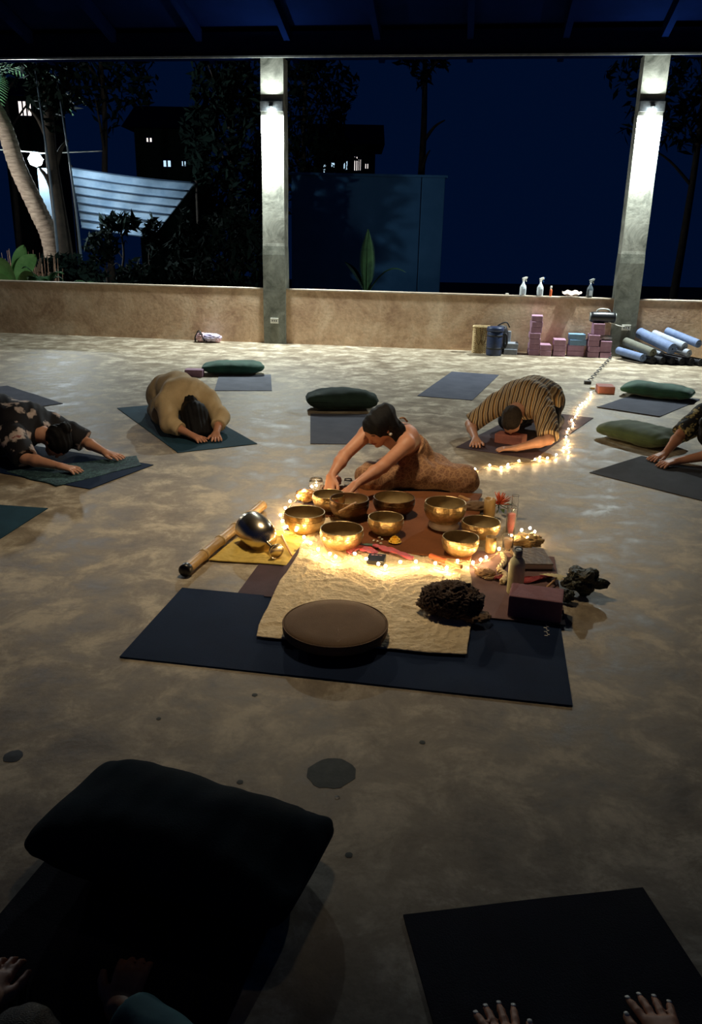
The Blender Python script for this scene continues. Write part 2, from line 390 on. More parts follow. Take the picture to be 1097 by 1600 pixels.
# ------------------------------------------------------------------ pillars with lamps and sockets
def pillar(s, label, socket, wgt=.31, lamp_label=None, lit=True):
    t = thing('concrete_pillar', label, 'pillar', WP(s), WA, None)
    bm = bmesh.new(); n = 24; hw = wgt / 2
    # shaft with slightly uneven faces
    V = []; Fc = []
    ring = []
    for side in range(4):
        for k in range(4): ring.append((side, k / 4))
    cs = [(-hw, -.12), (hw, -.12), (hw, .0), (-hw, .0)]
    cs = [(-hw, 0), (hw, 0), (hw, .26), (-hw, .26)]
    for j in range(n + 1):
        z = PH * j / n
        ext = .006 if z < 1.36 else 0
        for side, k in ring:
            a = cs[side]; b = cs[(side + 1) % 4]; x = a[0] + (b[0] - a[0]) * k; y = a[1] + (b[1] - a[1]) * k
            q = noise.noise(Vector((x * 5 + s, y * 5, z * 1.7))) * .005
            sx = 1 + (ext + q) / hw
            V.append(Vector((x * sx, (y - .0) + (-(ext + q) if y < .01 else q), z)))
    N = 16
    for j in range(n):
        for k in range(N):
            a = j * N + k; b = j * N + (k + 1) % N; Fc.append((a, b, b + N, a + N))
    Fc.append(tuple(reversed(range(N)))); Fc.append(tuple(range(n * N, n * N + N)))
    mesh('shaft', V, Fc, M_pillar, t, smooth=False)
    if socket:
        so = box('socket_plate', (socket[0], -.012, socket[1]), (.12, .012, .075), M_white, t, .003)
        for q in (-.03, .0, .03): box('socket_hole', (socket[0] + q, -.0185, socket[1]), (.014, .003, .024), M_dark, so, 0)
    if not lit: return t
    # lamp: a thing fixed to the pillar
    L = thing('pillar_lamp', lamp_label, 'lamp', WP(s, 0, 3.14), WA)
    bm = bmesh.new(); bx(bm, (0, -.03, 0), (wgt + .004, .05, .125), None, .006); hs = from_bm('housing', bm, M_house, L)
    V, Fc = lathe([(.0, -.035), (.012, -.034), (.024, -.022), (.028, -.004), (.022, .012), (.014, .022)], 20)
    bl = mesh('bulb', V, Fc, M_lampbulb, L, loc=(0.0, -.082, -.055))
    V, Fc = lathe([(.0, .0), (.02, .0), (.02, .02), (.03, .024), (.03, .045), (.0, .05)], 20)
    mesh('bulb_holder', V, Fc, M_house, L, loc=(0.0, -.082, -.036))
    box('bracket', (0, -.06, .005), (.04, .03, .03), M_house, L, .004)
    for nm, z, e, yy, an, tl in (('down', -.115, PILLAR_W, -.11, 158, -.12), ('up', .085, PILLAR_UP, -.10, 70, .55)):
        ld = bpy.data.lights.new('pillar_light', 'AREA'); ld.energy = e; ld.shape = 'DISK'; ld.size = .09 if nm == 'down' else .05 ; ld.color = (.90, 1.0, .98)
        lo = bpy.data.objects.new('pillar_light', ld); C.objects.link(lo); lo.parent = L; lo.location = (0, yy, z); lo.rotation_euler = (-tl if nm == 'down' else math.pi + tl, 0, 0)
    return t
M_lampbulb = emis('lamp_bulb', (.88, .97, 1.0), 90)
pillar(0, 'bare concrete pillar on the left, lamp on it, socket near its foot', (.0, .33), lamp_label='grey wall lamp glowing on the left concrete pillar')
pillar(4.91, 'bare concrete pillar on the right, beside the rolled mats', (.03, .40), lamp_label='grey wall lamp glowing on the right concrete pillar')
pillar(-4.91, 'concrete pillar beyond the left edge of the room view', None, lit=False)
pillar(9.82, 'concrete pillar beyond the right edge of the room view', None, lit=False)
# added fill lamp, unseen above the display: warm light from overhead
pd = thing('fill_lamp', 'added dim fill lamp with a shade, hung unseen above the singing bowls', 'lamp', (-.2, 4.3, 3.1))
mesh('shade', *lathe([(.05, .16), (.16, .10), (.24, .0), (.235, .0), (.155, .095), (.045, .155)], 28), M_house, pd)
mesh('bulb', *lathe([(0, -.0), (.03, .02), (.036, .05), (.02, .09), (0, .10)], 16), emis('fill_bulb', (1, .8, .55), 8), pd)
mesh('fill_cord', *tube([(0, 0, .15), (0, 0, 1.6)], .006, 6), M_cord, pd)
ld = bpy.data.lights.new('fill_light', 'AREA'); ld.shape = 'DISK'; ld.size = .3; ld.energy = FILL_W; ld.color = (1.0, .78, .50); ld.spread = math.radians(110)
lo = bpy.data.objects.new('fill_light', ld); C.objects.link(lo); lo.parent = pd; lo.location = (0, .0, -.03); lo.rotation_euler = (math.radians(10), 0, 0)
#@@PART2
# ------------------------------------------------------------------ soft-surface figures (signed distance fields meshed by surface nets)
class Sdf:
    def __init__(self): self.p = []
    def cone(self, a, b, ra, rb=None, k=.03, cut=None, flat=None, op='add'):
        """round cone; cut: clip plane beyond b (hem); flat: (axis, factor) squash"""
        self.p.append((Vector(a), Vector(b), ra, ra if rb is None else rb, k, cut, flat, op)); return self
    def ball(self, a, r, k=.03, flat=None, op='add'): return self.cone(a, Vector(a) + Vector((0, 0, 1e-4)), r, r, k, None, flat, op)
    def chain(self, P, R, k=.03):
        for i in range(len(P) - 1): self.cone(P[i], P[i + 1], R[i], R[i + 1], k)
        return self
    def build(self, res, folds=None, floor=None):
        lo = np.min([[min(a[i], b[i]) - max(ra, rb) for i in range(3)] for a, b, ra, rb, *_ in self.p if _[-1] != 'sub'], 0) - 3 * res - .02
        hi = np.max([[max(a[i], b[i]) + max(ra, rb) for i in range(3)] for a, b, ra, rb, *_ in self.p if _[-1] != 'sub'], 0) + 3 * res + .02
        n = np.ceil((hi - lo) / res).astype(int) + 1
        g = np.full(n, 1.0, np.float32)
        ax = [lo[i] + res * np.arange(n[i]) for i in range(3)]
        for a, b, ra, rb, k, cut, flat, op in self.p:
            pad = max(k, .012) + 2.5 * res
            mn = [min(a[i], b[i]) - max(ra, rb) - pad for i in range(3)]; mx = [max(a[i], b[i]) + max(ra, rb) + pad for i in range(3)]
            s = tuple(slice(max(0, int((mn[i] - lo[i]) / res)), min(n[i], int((mx[i] - lo[i]) / res) + 2)) for i in range(3))
            if any(q.start >= q.stop for q in s): continue
            X = ax[0][s[0]][:, None, None]; Y = ax[1][s[1]][None, :, None]; Z = ax[2][s[2]][None, None, :]
            pa = [X - a[0], Y - a[1], Z - a[2]]; ba = b - a; L2 = max(ba.length_squared, 1e-12)
            h = np.clip((pa[0] * ba[0] + pa[1] * ba[1] + pa[2] * ba[2]) / L2, 0, 1)
            q = [pa[i] - h * ba[i] for i in range(3)]
            if flat is not None:
                f, fac = flat; f = Vector(f).normalized(); dt = q[0] * f[0] + q[1] * f[1] + q[2] * f[2]
                q = [q[i] + dt * (1 / fac - 1) * f[i] for i in range(3)]
            d = np.sqrt(q[0] ** 2 + q[1] ** 2 + q[2] ** 2) - (ra + (rb - ra) * h)
            if flat is not None: d = d * (.5 + .5 * fac)
            if cut is not None:
                cd = ba.normalized(); e = (X - b[0]) * cd[0] + (Y - b[1]) * cd[1] + (Z - b[2]) * cd[2] - cut
                d = np.maximum(d, e)
            g0 = g[s]
            if op == 'sub': g[s] = np.maximum(g0, -d)
            else:
                hh = np.maximum(k - np.abs(g0 - d), 0) / max(k, 1e-6)
                g[s] = np.minimum(g0, d) - hh * hh * k * .25
        if folds:
            X = ax[0][:, None, None]; Y = ax[1][None, :, None]; Z = ax[2][None, None, :]
            for amp, (dx, dy, dz), fr, wp in folds:
                g += (amp * np.sin(fr * (dx * X + dy * Y + dz * Z) + wp * np.sin(9 * X + 4 * Z + fr) + wp * np.sin(11 * Y - 7 * Z + 2 * X) + wp * .6 * np.sin(23 * X + 19 * Y))).astype(np.float32)
        if floor is not None:
            g = np.maximum(g, (floor - ax[2])[None, None, :].astype(np.float32))
        return nets(g, lo, res)
def nets(g, org, res):
    s = g < 0
    c = np.zeros(tuple(x - 1 for x in g.shape), np.int8)
    offs = [(i, j, k) for i in (0, 1) for j in (0, 1) for k in (0, 1)]
    sh = g.shape
    for i, j, k in offs: c += s[i:sh[0] - 1 + i, j:sh[1] - 1 + j, k:sh[2] - 1 + k]
    mask = (c > 0) & (c < 8); cells = np.argwhere(mask)
    idx = np.full(c.shape, -1, np.int32); idx[mask] = np.arange(len(cells))
    pos = np.zeros((len(cells), 3)); cnt = np.zeros(len(cells))
    vals = {o: g[cells[:, 0] + o[0], cells[:, 1] + o[1], cells[:, 2] + o[2]] for o in offs}
    for a in offs:
        for ax in range(3):
            if a[ax]: continue
            b = list(a); b[ax] = 1; b = tuple(b); va, vb = vals[a], vals[b]
            cr = (va < 0) != (vb < 0); t = np.where(cr, va / np.where(cr, va - vb, 1), 0)
            p = np.array(a, float)[None, :].repeat(len(cells), 0); p[:, ax] += t
            pos += p * cr[:, None]; cnt += cr
    V = np.array(org) + res * (cells + pos / cnt[:, None])
    Q = []
    for ax in range(3):
        u, v = (ax + 1) % 3, (ax + 2) % 3
        sl0 = [slice(None)] * 3; sl1 = [slice(None)] * 3; sl0[ax] = slice(0, -1); sl1[ax] = slice(1, None)
        d = s[tuple(sl0)] != s[tuple(sl1)]; e = np.argwhere(d)
        e = e[(e[:, u] > 0) & (e[:, v] > 0) & (e[:, u] < c.shape[u]) & (e[:, v] < c.shape[v])]
        ins = s[e[:, 0], e[:, 1], e[:, 2]]
        def I(du, dv):
            q = e.copy(); q[:, u] -= du; q[:, v] -= dv; return idx[q[:, 0], q[:, 1], q[:, 2]]
        f = np.stack([I(1, 1), I(0, 1), I(0, 0), I(1, 0)], 1)
        f[~ins] = f[~ins][:, ::-1]; Q.append(f)
    Q = np.concatenate(Q); Q = Q[(Q >= 0).all(1)]
    return V, Q
def np_mesh(name, V, Q, m, parent=None):
    me = bpy.data.meshes.new(name); me.vertices.add(len(V)); me.vertices.foreach_set('co', np.asarray(V, np.float32).ravel())
    me.loops.add(Q.size); me.loops.foreach_set('vertex_index', Q.astype(np.int32).ravel())
    me.polygons.add(len(Q)); me.polygons.foreach_set('loop_start', np.arange(0, Q.size, 4, dtype=np.int32)); me.polygons.foreach_set('loop_total', np.full(len(Q), 4, np.int32))
    me.polygons.foreach_set('use_smooth', np.ones(len(Q), bool)); me.update(calc_edges=True); me.validate()
    return put(name, me, m, parent)

def hand(S, wrist, d, n, side, spread=.12, curl=.25, sc=1.0, thumb=.7):
    """wrist point, direction d of the fingers, n = back of the hand, side +1 when the thumb lies on the side d x n"""
    w_, d, n = Vector(wrist), Vector(d).normalized(), Vector(n).normalized()
    n = (n - d * n.dot(d)).normalized(); l = d.cross(n) * side      # towards the thumb
    pl = .085 * sc
    for o in (-.026, -.009, .009, .026):
        S.cone(w_ + l * o * .6 * sc, w_ + d * pl + l * o * sc, .015 * sc, .0115 * sc, .016 * sc)
    tips = []
    for i, (o, ln, sp) in enumerate(((.029, .070, 1), (.010, .079, .3), (-.010, .073, -.35), (-.028, .057, -1.1))):
        p = w_ + d * pl * .97 + l * o * sc; dr = (d + l * sp * spread).normalized(); r = .0088 * sc; c = 0
        P = [p]
        for q, sg in enumerate((.44, .32, .26)):
            c += curl * (.5 + .5 * q)
            P.append(P[-1] + (dr * math.cos(c) - n * math.sin(c)) * ln * sc * sg)
        S.cone(P[0], P[1], r * 1.06, r, .004); S.cone(P[1], P[2], r, r * .93, .004); S.cone(P[2], P[3], r * .93, r * .78, .004)
        tips.append((P[3], (P[3] - P[2]).normalized(), r * .8))
    a = w_ + d * .022 * sc + l * .022 * sc - n * .006; b = a + (d * .8 + l * thumb).normalized() * .04 * sc; e = b + (d * 1.1 + l * thumb * .6).normalized() * .03 * sc
    f = e + (d * 1.3 + l * thumb * .3).normalized() * .024 * sc
    S.cone(a, b, .017 * sc, .0125 * sc, .014); S.cone(b, e, .0118 * sc, .0105 * sc, .004); S.cone(e, f, .0105 * sc, .0085 * sc, .004)
    tips.append((f, (f - e).normalized(), .0085 * sc))
    return tips
def arm(S, sh, el, wr, r=1.0):
    S.cone(sh, el, .048 * r, .038 * r, .03)
    m = Vector(el).lerp(Vector(wr), .3); S.cone(el, m, .037 * r, .039 * r, .02); S.cone(m, wr, .039 * r, .024 * r, .02)
def sleeve(S, sh, el, wr, upto, r0=.066, r1=.055, slack=.0):
    """upto 0..1 upper arm, 1..2 forearm"""
    sh, el, wr = Vector(sh), Vector(el), Vector(wr)
    if upto <= 1:
        S.cone(sh, sh.lerp(el, upto), r0, r1, .03, cut=.012)
    else:
        S.cone(sh, el, r0, (r0 + r1) / 2, .03); S.cone(el, el.lerp(wr, upto - 1), (r0 + r1) / 2, r1, .03, cut=.012)
def nails(tips, m, parent):
    for p, d, r in tips:
        V, Fc = lathe([(0, -.006), (.004, -.005), (.0055, 0), (.005, .004), (0, .006)], 8)
        up = Vector((0, 0, 1)); x = d.cross(up).normalized(); z = x.cross(d).normalized()
        Mx = Matrix((x, z, d)).transposed().to_4x4()
        V = [Mx @ Vector((v.x * 1.0, v.y * .35, v.z * 1.2)) + p + z * r * .85 + d * .001 for v in V]
        mesh('fingernail', V, Fc, m, parent)

def head_sdf(S, c, fw, up, r=1.0, neck=None):
    """c skull centre, fw face direction, up crown direction"""
    fw = Vector(fw).normalized(); up = (Vector(up) - fw * Vector(up).dot(fw)).normalized(); rt = fw.cross(up)
    S.cone(c - fw * .022, c + fw * .018, .082 * r, .078 * r, .03, flat=(rt, .86))
    S.cone(c + fw * .035 - up * .045, c + fw * .055 - up * .085, .05 * r, .03 * r, .035, flat=(rt, .95))       # jaw
    S.ball(c + fw * .070 + up * .012, .030 * r, .03)                        # brow
    S.cone(c + fw * .092 - up * .004, c + fw * .108 - up * .034, .007, .012, .008)  # nose
    S.ball(c + fw * .089 - up * .060, .014, .010, flat=(up, .6))            # lips
    S.ball(c + fw * .082 - up * .088, .016, .015)                           # chin
    for s in (-1, 1):
        S.ball(c + rt * s * .072 + fw * .0 - up * .018, .020, .004, flat=(rt, .45))
        S.ball(c + fw * .062 + rt * s * .035 - up * .03, .022, .02)           # cheek
    if neck is not None: S.cone(c - up * .05 - fw * .02, neck, .05 * r, .056 * r, .03)
    return fw, up, rt

def childs_pose(name, label, loc, yaw, P, mats, res=.006, hands=True):
    """kneeling figure folded forward; P overrides joints (local: +x forward, +y left)"""
    t = thing(name, label, 'person', loc, yaw)
    J = dict(pel=(-.30, 0, .25), waist=(-.10, 0, .33), chest=(.13, 0, .30), neck=(.30, 0, .225), head=(.42, 0, .135), face=(.45, 0, -1), crown=(1, 0, .25),
             shL=(.25, .165, .215), shR=(.25, -.165, .215), elL=(.42, .33, .075), elR=(.42, -.33, .075), wrL=(.62, .16, .032), wrR=(.62, -.16, .032),
             hdL=(1, -.1, -.12), hdR=(1, .1, -.12), knL=(.02, .17, .085), knR=(.02, -.17, .085), anL=(-.40, .13, .05), anR=(-.40, -.13, .05), sleeve=.75, top='shirt')
    J.update(P); 
    for k_, v in list(J.items()):
        if isinstance(v, tuple): J[k_] = Vector(v)
    S = Sdf()
    S.cone(J['pel'] + Vector((0, .07, 0)), J['pel'] + Vector((0, -.07, 0)), .125, .125, .05)
    S.cone(J['pel'], J['waist'], .13, .115, .06); S.cone(J['waist'], J['chest'], .115, .12, .06)
    S.cone(J['chest'] + Vector((.02, .07, 0)), J['chest'] + Vector((.02, -.07, 0)), .10, .10, .05)
    S.cone(J['shL'], J['shR'], .055, .055, .05); S.cone(J['chest'], J['neck'], .09, .058, .05)
    head_sdf(S, J['head'], J['face'], J['crown'], J.get('hs', 1.0), J['neck'])
    for s in 'LR':
        y = 1 if s == 'L' else -1
        arm(S, J['sh' + s], J['el' + s], J['wr' + s])
        hp = J['pel'] + Vector((0, .09 * y, -.03))
        S.cone(hp, J['kn' + s], .10, .068, .04); S.cone(J['kn' + s], J['an' + s], .062, .042, .03)
        S.cone(J['an' + s], J['an' + s] + Vector((-.15, -.02 * y, -.012)), .036, .024, .03)
        tips = hand(S, J['wr' + s], J['hd' + s], (0, 0, 1), y * J.get('hside', 1), J.get('spread', .14), J.get('curl', .18))
        if J.get('nails'): nails(tips, J['nails'], t)
    V, Q = S.build(res, floor=.004); np_mesh('body', V, Q, mats['skin'], t)
    # garment
    S = Sdf(); g = .022 + J.get('loose', 0)
    S.cone(J['pel'] + Vector((.03, .06, .015)), J['pel'] + Vector((.03, -.06, .015)), .125 + g, .125 + g, .06)
    S.cone(J['pel'] + Vector((.05, 0, .03)), J['waist'], .12 + g, .115 + g, .07); S.cone(J['waist'], J['chest'], .118 + g, .12 + g, .07)
    S.cone(J['chest'] + Vector((.02, .08, 0)), J['chest'] + Vector((.02, -.08, 0)), .10 + g, .10 + g, .06)
    S.cone(J['shL'], J['shR'], .055 + g * .7, .055 + g * .7, .05); S.cone(J['chest'], J['neck'], .09 + g, .068, .05, cut=-.005)
    for s in 'LR': sleeve(S, J['sh' + s], J['el' + s], J['wr' + s], J['sleeve'], .058 + g, .045 + g * (1 if J['sleeve'] < 1 else .5))
    hm = J.get('hem')
    fo = [(.0035, (.3, 1, .2), 34, 1.2), (.003, (1, .5, .6), 26, 1.6), (.0018, (.5, 1, -.6), 70, 1.6)]
    V, Q = S.build(res, folds=fo, floor=.01); np_mesh('shirt', V, Q, mats['shirt'], t)
    S = Sdf()
    S.cone(J['pel'] + Vector((-.03, .07, 0)), J['pel'] + Vector((-.03, -.07, 0)), .135, .135, .05)
    for s in 'LR':
        y = 1 if s == 'L' else -1; hp = J['pel'] + Vector((0, .09 * y, -.03))
        S.cone(hp, J['kn' + s], .112, .08, .05); S.cone(J['kn' + s], J['an' + s], .074, .055, .03, cut=-.01)
    V, Q = S.build(res, folds=[(.004, (1, .4, .3), 55, 1)], floor=.006); np_mesh('trousers', V, Q, mats['trousers'], t)
    # hair
    c = J['head']; fw = J['face'].normalized(); up = (J['crown'] - fw * J['crown'].dot(fw)).normalized(); rt = fw.cross(up)
    S = Sdf(); hr = J.get('hair', 'short')
    if hr == 'short':
        S.cone(c - fw * .026 + up * .012, c + fw * .008 + up * .014, .088, .083, .02, flat=(rt, .88))
        S.ball(c + fw * .095 - up * .035, .062, op='sub'); 
        for s in (-1, 1): S.ball(c + rt * s * .085 - up * .05 + fw * .03, .045, op='sub')
    if hr == 'bun':
        S.cone(c - fw * .026 + up * .012, c + fw * .008 + up * .014, .093, .089, .02, flat=(rt, .9))
        S.ball(c + fw * .100 - up * .04, .066, op='sub')
        b = c + up * .085 - fw * .085; S.ball(b, .042, .015); 
        S.cone(c - fw * .07 + up * .05, b, .03, .03, .02)
    if hr == 'fall':
        S.cone(c - fw * .026 + up * .012, c + fw * .008 + up * .014, .098, .093, .03, flat=(rt, .95))
        for yy, xx, r_ in ((-.07, .1, .05), (0, .15, .055), (.07, .1, .05), (-.03, .2, .045), (.04, .21, .042)):
            S.cone(c + Vector((.02, yy * .7, 0)), Vector((c.x + xx * .75, yy * 1.25, .03)), r_ * 1.1, r_ * .95, .05)
        S.cone(c, c + Vector((-.08, 0, .035)), .085, .075, .03); S.cone(c + Vector((-.06, 0, .03)), J['neck'] + Vector((0, 0, .03)), .07, .055, .03)
    V, Q = S.build(.005 if hr != 'fall' else .006, folds=[(.0022 if hr != 'short' else .001, (.15, 1, .1), 190, .3), (.0015, (.3, .9, .3), 90, .6)], floor=.008)
    np_mesh('hair', V, Q, mats['hair'], t)
    return t, J

# beige woman on the teal mat
def mat_yaw(a, b): d = b - a; return math.atan2(d.y, d.x)
hb = (G(300, 690) + G(345, 690)) / 2
dirb = Vector((.477, -.879, 0)).normalized(); yb = math.atan2(dirb.y, dirb.x)
childs_pose('person', 'person in a beige linen shirt folded forward, long black hair hanging to the teal mat', hb - dirb * .66 - Vector((0, 0, -.006)), yb,
    dict(hair='fall', sleeve=1.45, loose=.006, pel=(-.26, 0, .20), waist=(-.08, 0, .27), chest=(.12, 0, .265), neck=(.27, 0, .22), head=(.36, 0, .15), face=(-.25, 0, -1), crown=(1, 0, -.4),
         shL=(.20, .18, .23), shR=(.20, -.18, .23), elL=(.40, .21, .11), elR=(.40, -.21, .10), wrL=(.60, .10, .035), wrR=(.585, -.09, .035), hdL=(1, -.3, -.1), hdR=(1, .3, -.1)),
    dict(skin=M_skin3, shirt=M_beige, trousers=M_trous2, hair=M_hair), .0055)
# striped man with his forehead on a block
hm_ = G(786, 700); dirm = (G(780, 705) - G(842, 668)); dirm.z = 0; dirm.normalize(); ym = math.atan2(dirm.y, dirm.x)
childs_pose('person', 'person in a brown striped shirt folded forward with forehead on a pink block', hm_ - dirm * .60 + Vector((0, 0, .006)), ym,
    dict(hair='short', sleeve=.9, loose=.012, pel=(-.22, 0, .24), waist=(-.04, 0, .31), chest=(.16, 0, .31), neck=(.34, 0, .255), head=(.45, -.0, .19), face=(.25, 0, -1), crown=(1, 0, .35),
         shL=(.26, .19, .26), shR=(.26, -.19, .26), elL=(.52, .33, .09), elR=(.36, -.38, .09), wrL=(.70, .14, .035), wrR=(.62, -.22, .035), hdL=(.45, -1, -.1), hdR=(1, .35, -.1), spread=.16),
    dict(skin=M_skin2, shirt=M_stripe, trousers=M_trous, hair=M_hairb), .0055)
# floral shirt, cut by the left edge
hl = (G(172, 718) + G(118, 742)) / 2; dl = G(240, 727) - G(140, 765); dl.z = 0; dl.normalize(); dirl = Vector((dl.y, -dl.x, 0))
if dirl.x < 0: dirl = -dirl
childs_pose('person', 'person in a black shirt with pale flowers folded forward at the left edge', hl - dirl * .76 + Vector((0, 0, .012)), math.atan2(dirl.y, dirl.x),
    dict(hair='bun', sleeve=.98, loose=.016, pel=(-.34, 0, .20), waist=(-.12, 0, .25), chest=(.12, 0, .22), neck=(.30, 0, .17), head=(.43, .03, .125), face=(.2, -.1, -1), crown=(1, .1, .45),
         shL=(.24, .19, .18), shR=(.24, -.19, .18), elL=(.46, .25, .08), elR=(.42, -.27, .07), wrL=(.70, .20, .035), wrR=(.68, -.22, .035), hdL=(1, .0, -.1), hdR=(1, .1, -.1), spread=.22),
    dict(skin=M_skin2, shirt=M_floral, trousers=M_trous, hair=M_hair), .006)
# olive floral shirt, cut by the right edge
hr_ = (G(1030, 722) + G(1052, 730)) / 2; dirr = Vector((-1, -.34, 0)).normalized()
childs_pose('person', 'person in a dark flowered shirt reaching onto the mat at the right edge', hr_ - dirr * .70 + Vector((0, 0, .006)), math.atan2(dirr.y, dirr.x),
    dict(hair='bun', sleeve=.95, loose=.01, pel=(-.34, 0, .30), waist=(-.12, 0, .40), chest=(.10, 0, .38), neck=(.24, 0, .28), head=(.33, .0, .20), face=(.1, 0, -1), crown=(1, 0, .3),
         shL=(.24, .19, .29), shR=(.24, -.19, .30), elL=(.44, .22, .12), elR=(.46, -.17, .17), wrL=(.68, .08, .04), wrR=(.64, -.10, .045), hdL=(1, -.0, -.14), hdR=(1, .1, -.2), spread=.22),
    dict(skin=M_skin3, shirt=M_floral2, trousers=M_trous, hair=M_hair), .006)
# two people by the camera: only hands reach the frame
M_nail = basic('white_nail_polish', (225, 222, 215), (235, 232, 225), .25, bump=0)
M_nightsh = basic('dark_cotton', (20, 22, 34), (28, 30, 44), .9, scale=10); M_tealsh = basic('teal_cotton', (20, 74, 84), (28, 88, 96), .85, scale=10)
wl, wr_ = G(804, 1672, .04), G(1058, 1655, .04)
o_ = (wl + wr_) / 2; 
childs_pose('person', 'person in dark clothes below the camera, white-nailed fingers spread on the bottom right mat', Vector((o_.x, o_.y - .62, .006)), math.radians(90),
    dict(hair='short', sleeve=1.3, spread=.2, curl=.1, nails=M_nail, wrL=(.62 + wl.y - o_.y, o_.x - wl.x, .035), wrR=(.62 + wr_.y - o_.y, o_.x - wr_.x, .035), hdL=(1, .1, -.1), hdR=(1, .02, -.1),
         elL=(.40, .30, .075), elR=(.40, -.30, .075)),
    dict(skin=M_skin, shirt=M_nightsh, trousers=M_trous, hair=M_hairb), .0055)
wl, wr_ = G(20, 1555, .05), G(208, 1600, .05)
o_ = (wl + wr_) / 2
childs_pose('person', 'person in a teal-cuffed top below the camera, hands toward the big dark bolster', Vector((o_.x, o_.y - .62, .006)), math.radians(92),
    dict(hair='short', sleeve=1.86, spread=.06, curl=.22, wrL=(.62, .17, .04), wrR=(.62, -.12, .04), hdL=(1, -.05, -.05), hdR=(1, .0, -.08)),
    dict(skin=M_skin, shirt=M_tealsh, trousers=M_trous, hair=M_hair), .0055)

# ---- the woman playing the bowls
def bowl_player():
    base = G(655, 775); base.z = 0
    t = thing('person', 'person in a patterned brown dress kneeling behind the bowls, arms reaching to the left', 'person', base)
    D = lambda px, py, Y: A(px, py, Y) - base
    pel = D(658, 741, 5.20); wst = D(647, 712, 5.17); chs = D(630, 686, 5.10); nck = D(612, 668, 5.03)
    hd = D(592, 666, 4.98)
    shF = D(573, 678, 5.09); elF = D(538, 712, 4.94); wrF = D(517, 745, 4.80)
    shN = D(636, 694, 4.95); elN = D(598, 729, 4.76); wrN = D(556, 757, 4.62)
    knL = D(580, 766, 4.98); knR = D(722, 776, 4.98); 
    knL.z = .075; knR.z = .075
    anL = knL + Vector((.12, .40, -.02)); anR = knR + Vector((-.18, .36, -.02))
    S = Sdf()
    S.cone(pel + Vector((-.06, -.02, 0)), pel + Vector((.06, .02, 0)), .115, .115, .05)
    S.cone(pel, wst, .115, .09, .05); S.cone(wst, chs, .092, .10, .05); S.cone(chs, nck, .085, .06, .04)
    S.cone(shF, chs, .05, .06, .05); S.cone(shN, chs, .052, .07, .05)
    fw = Vector((-.62, -.5, -.62)); up = Vector((-.35, -.25, 1.0))
    fw, up, rt = head_sdf(S, hd, fw, up, 1.0, nck)
    for sh, el, wr in ((shF, elF, wrF), (shN, elN, wrN)): arm(S, sh, el, wr)
    hand(S, wrF, (-.1, -.75, -.9), (-.5, -.6, .5), -1, .1, .35)
    hand(S, wrN, (-.75, -.6, -.62), (-.4, -.2, .9), 1, .1, .35)
    for kn, an, s in ((knL, anL, -1), (knR, anR, 1)):
        S.cone(pel + Vector((.07 * s, 0, -.02)), kn, .095, .065, .04); S.cone(kn, an, .058, .04, .03); S.cone(an, an + Vector((0, .13, -.01)), .034, .022, .03)
    V, Q = S.build(.0045, floor=.006); np_mesh('body', V, Q, M_skin3, t)
    S = Sdf()
    S.cone(pel + Vector((-.07, -.03, .0)), pel + Vector((.07, .03, 0)), .135, .135, .05)
    S.cone(pel, wst, .135, .108, .06); S.cone(wst, wst.lerp(chs, .5), .108, .114, .05, cut=.01)
    S.cone(pel + Vector((-.05, 0, -.02)), knL, .125, .095, .06); S.cone(pel + Vector((.05, 0, -.02)), knR, .125, .075, .06)
    mid = (knL + knR) / 2 + Vector((0, .06, .02)); S.cone(pel + Vector((0, -.05, -.06)), mid, .11, .07, .09)
    S.cone(knL, mid, .07, .06, .08); S.cone(knR, mid, .07, .06, .08)
    S.cone(knL, anL, .085, .07, .05); S.cone(knR, anR, .085, .07, .05)
    V, Q = S.build(.0055, folds=[(.004, (1, .2, .5), 40, 1.3), (.002, (.6, .5, -.8), 75, 1.0)], floor=.007); np_mesh('dress', V, Q, M_dress, t)
    # straps
    for a, b in ((chs + Vector((-.06, -.09, .03)), nck + Vector((-.05, -.02, .055))), (chs + Vector((.02, -.02, .12)), nck + Vector((.05, -.0, .06)))):
        V, Fc = tube(smooth_path([a, a.lerp(b, .5) + Vector((0, -.01, .015)), b]), .006, 6); mesh('dress_strap', V, Fc, M_dress, t)
    # hair with bun and a fall behind the ear
    S = Sdf()
    S.cone(hd - fw * .03 + up * .012, hd + fw * .012 + up * .018, .097, .09, .02, flat=(rt, .93))
    S.ball(hd + fw * .115 - up * .035, .078, op='sub')
    bun = hd - fw * .065 + up * .055 + Vector((.03, .02, 0)); S.ball(bun, .058, .03)
    S.cone(hd - fw * .06 - up * .02, hd - fw * .09 - up * .10 + Vector((.02, -.05, 0)), .065, .045, .03)
    S.cone(hd - fw * .07 - up * .06 + Vector((0, -.06, 0)), hd - fw * .08 - up * .19 + Vector((.0, -.09, 0)), .042, .025, .03)
    V, Q = S.build(.0045, folds=[(.002, (.6, .2, .3), 200, .5)]); np_mesh('hair', V, Q, M_hair, t)
    # face details and jewellery
    for s in (-1, 1):
        c = hd + fw * .0845 + rt * s * .031 - up * .006
        V, Fc = lathe([(0, -.003), (.009, -.002), (.0115, 0), (.009, .002), (0, .003)], 10, Matrix.Translation(c) @ Matrix((rt, up * .45, fw)).transposed().to_4x4())
        mesh('eyelid', V, Fc, M_hair, t)
        V, Fc = tube(smooth_path([c + up * .016 - rt * s * .013 + fw * .006, c + up * .021 + fw * .008, c + up * .014 + rt * s * .018 - fw * .002]), .0022, 6); mesh('eyebrow', V, Fc, M_hair, t)
    c = hd + fw * .100 - up * .060
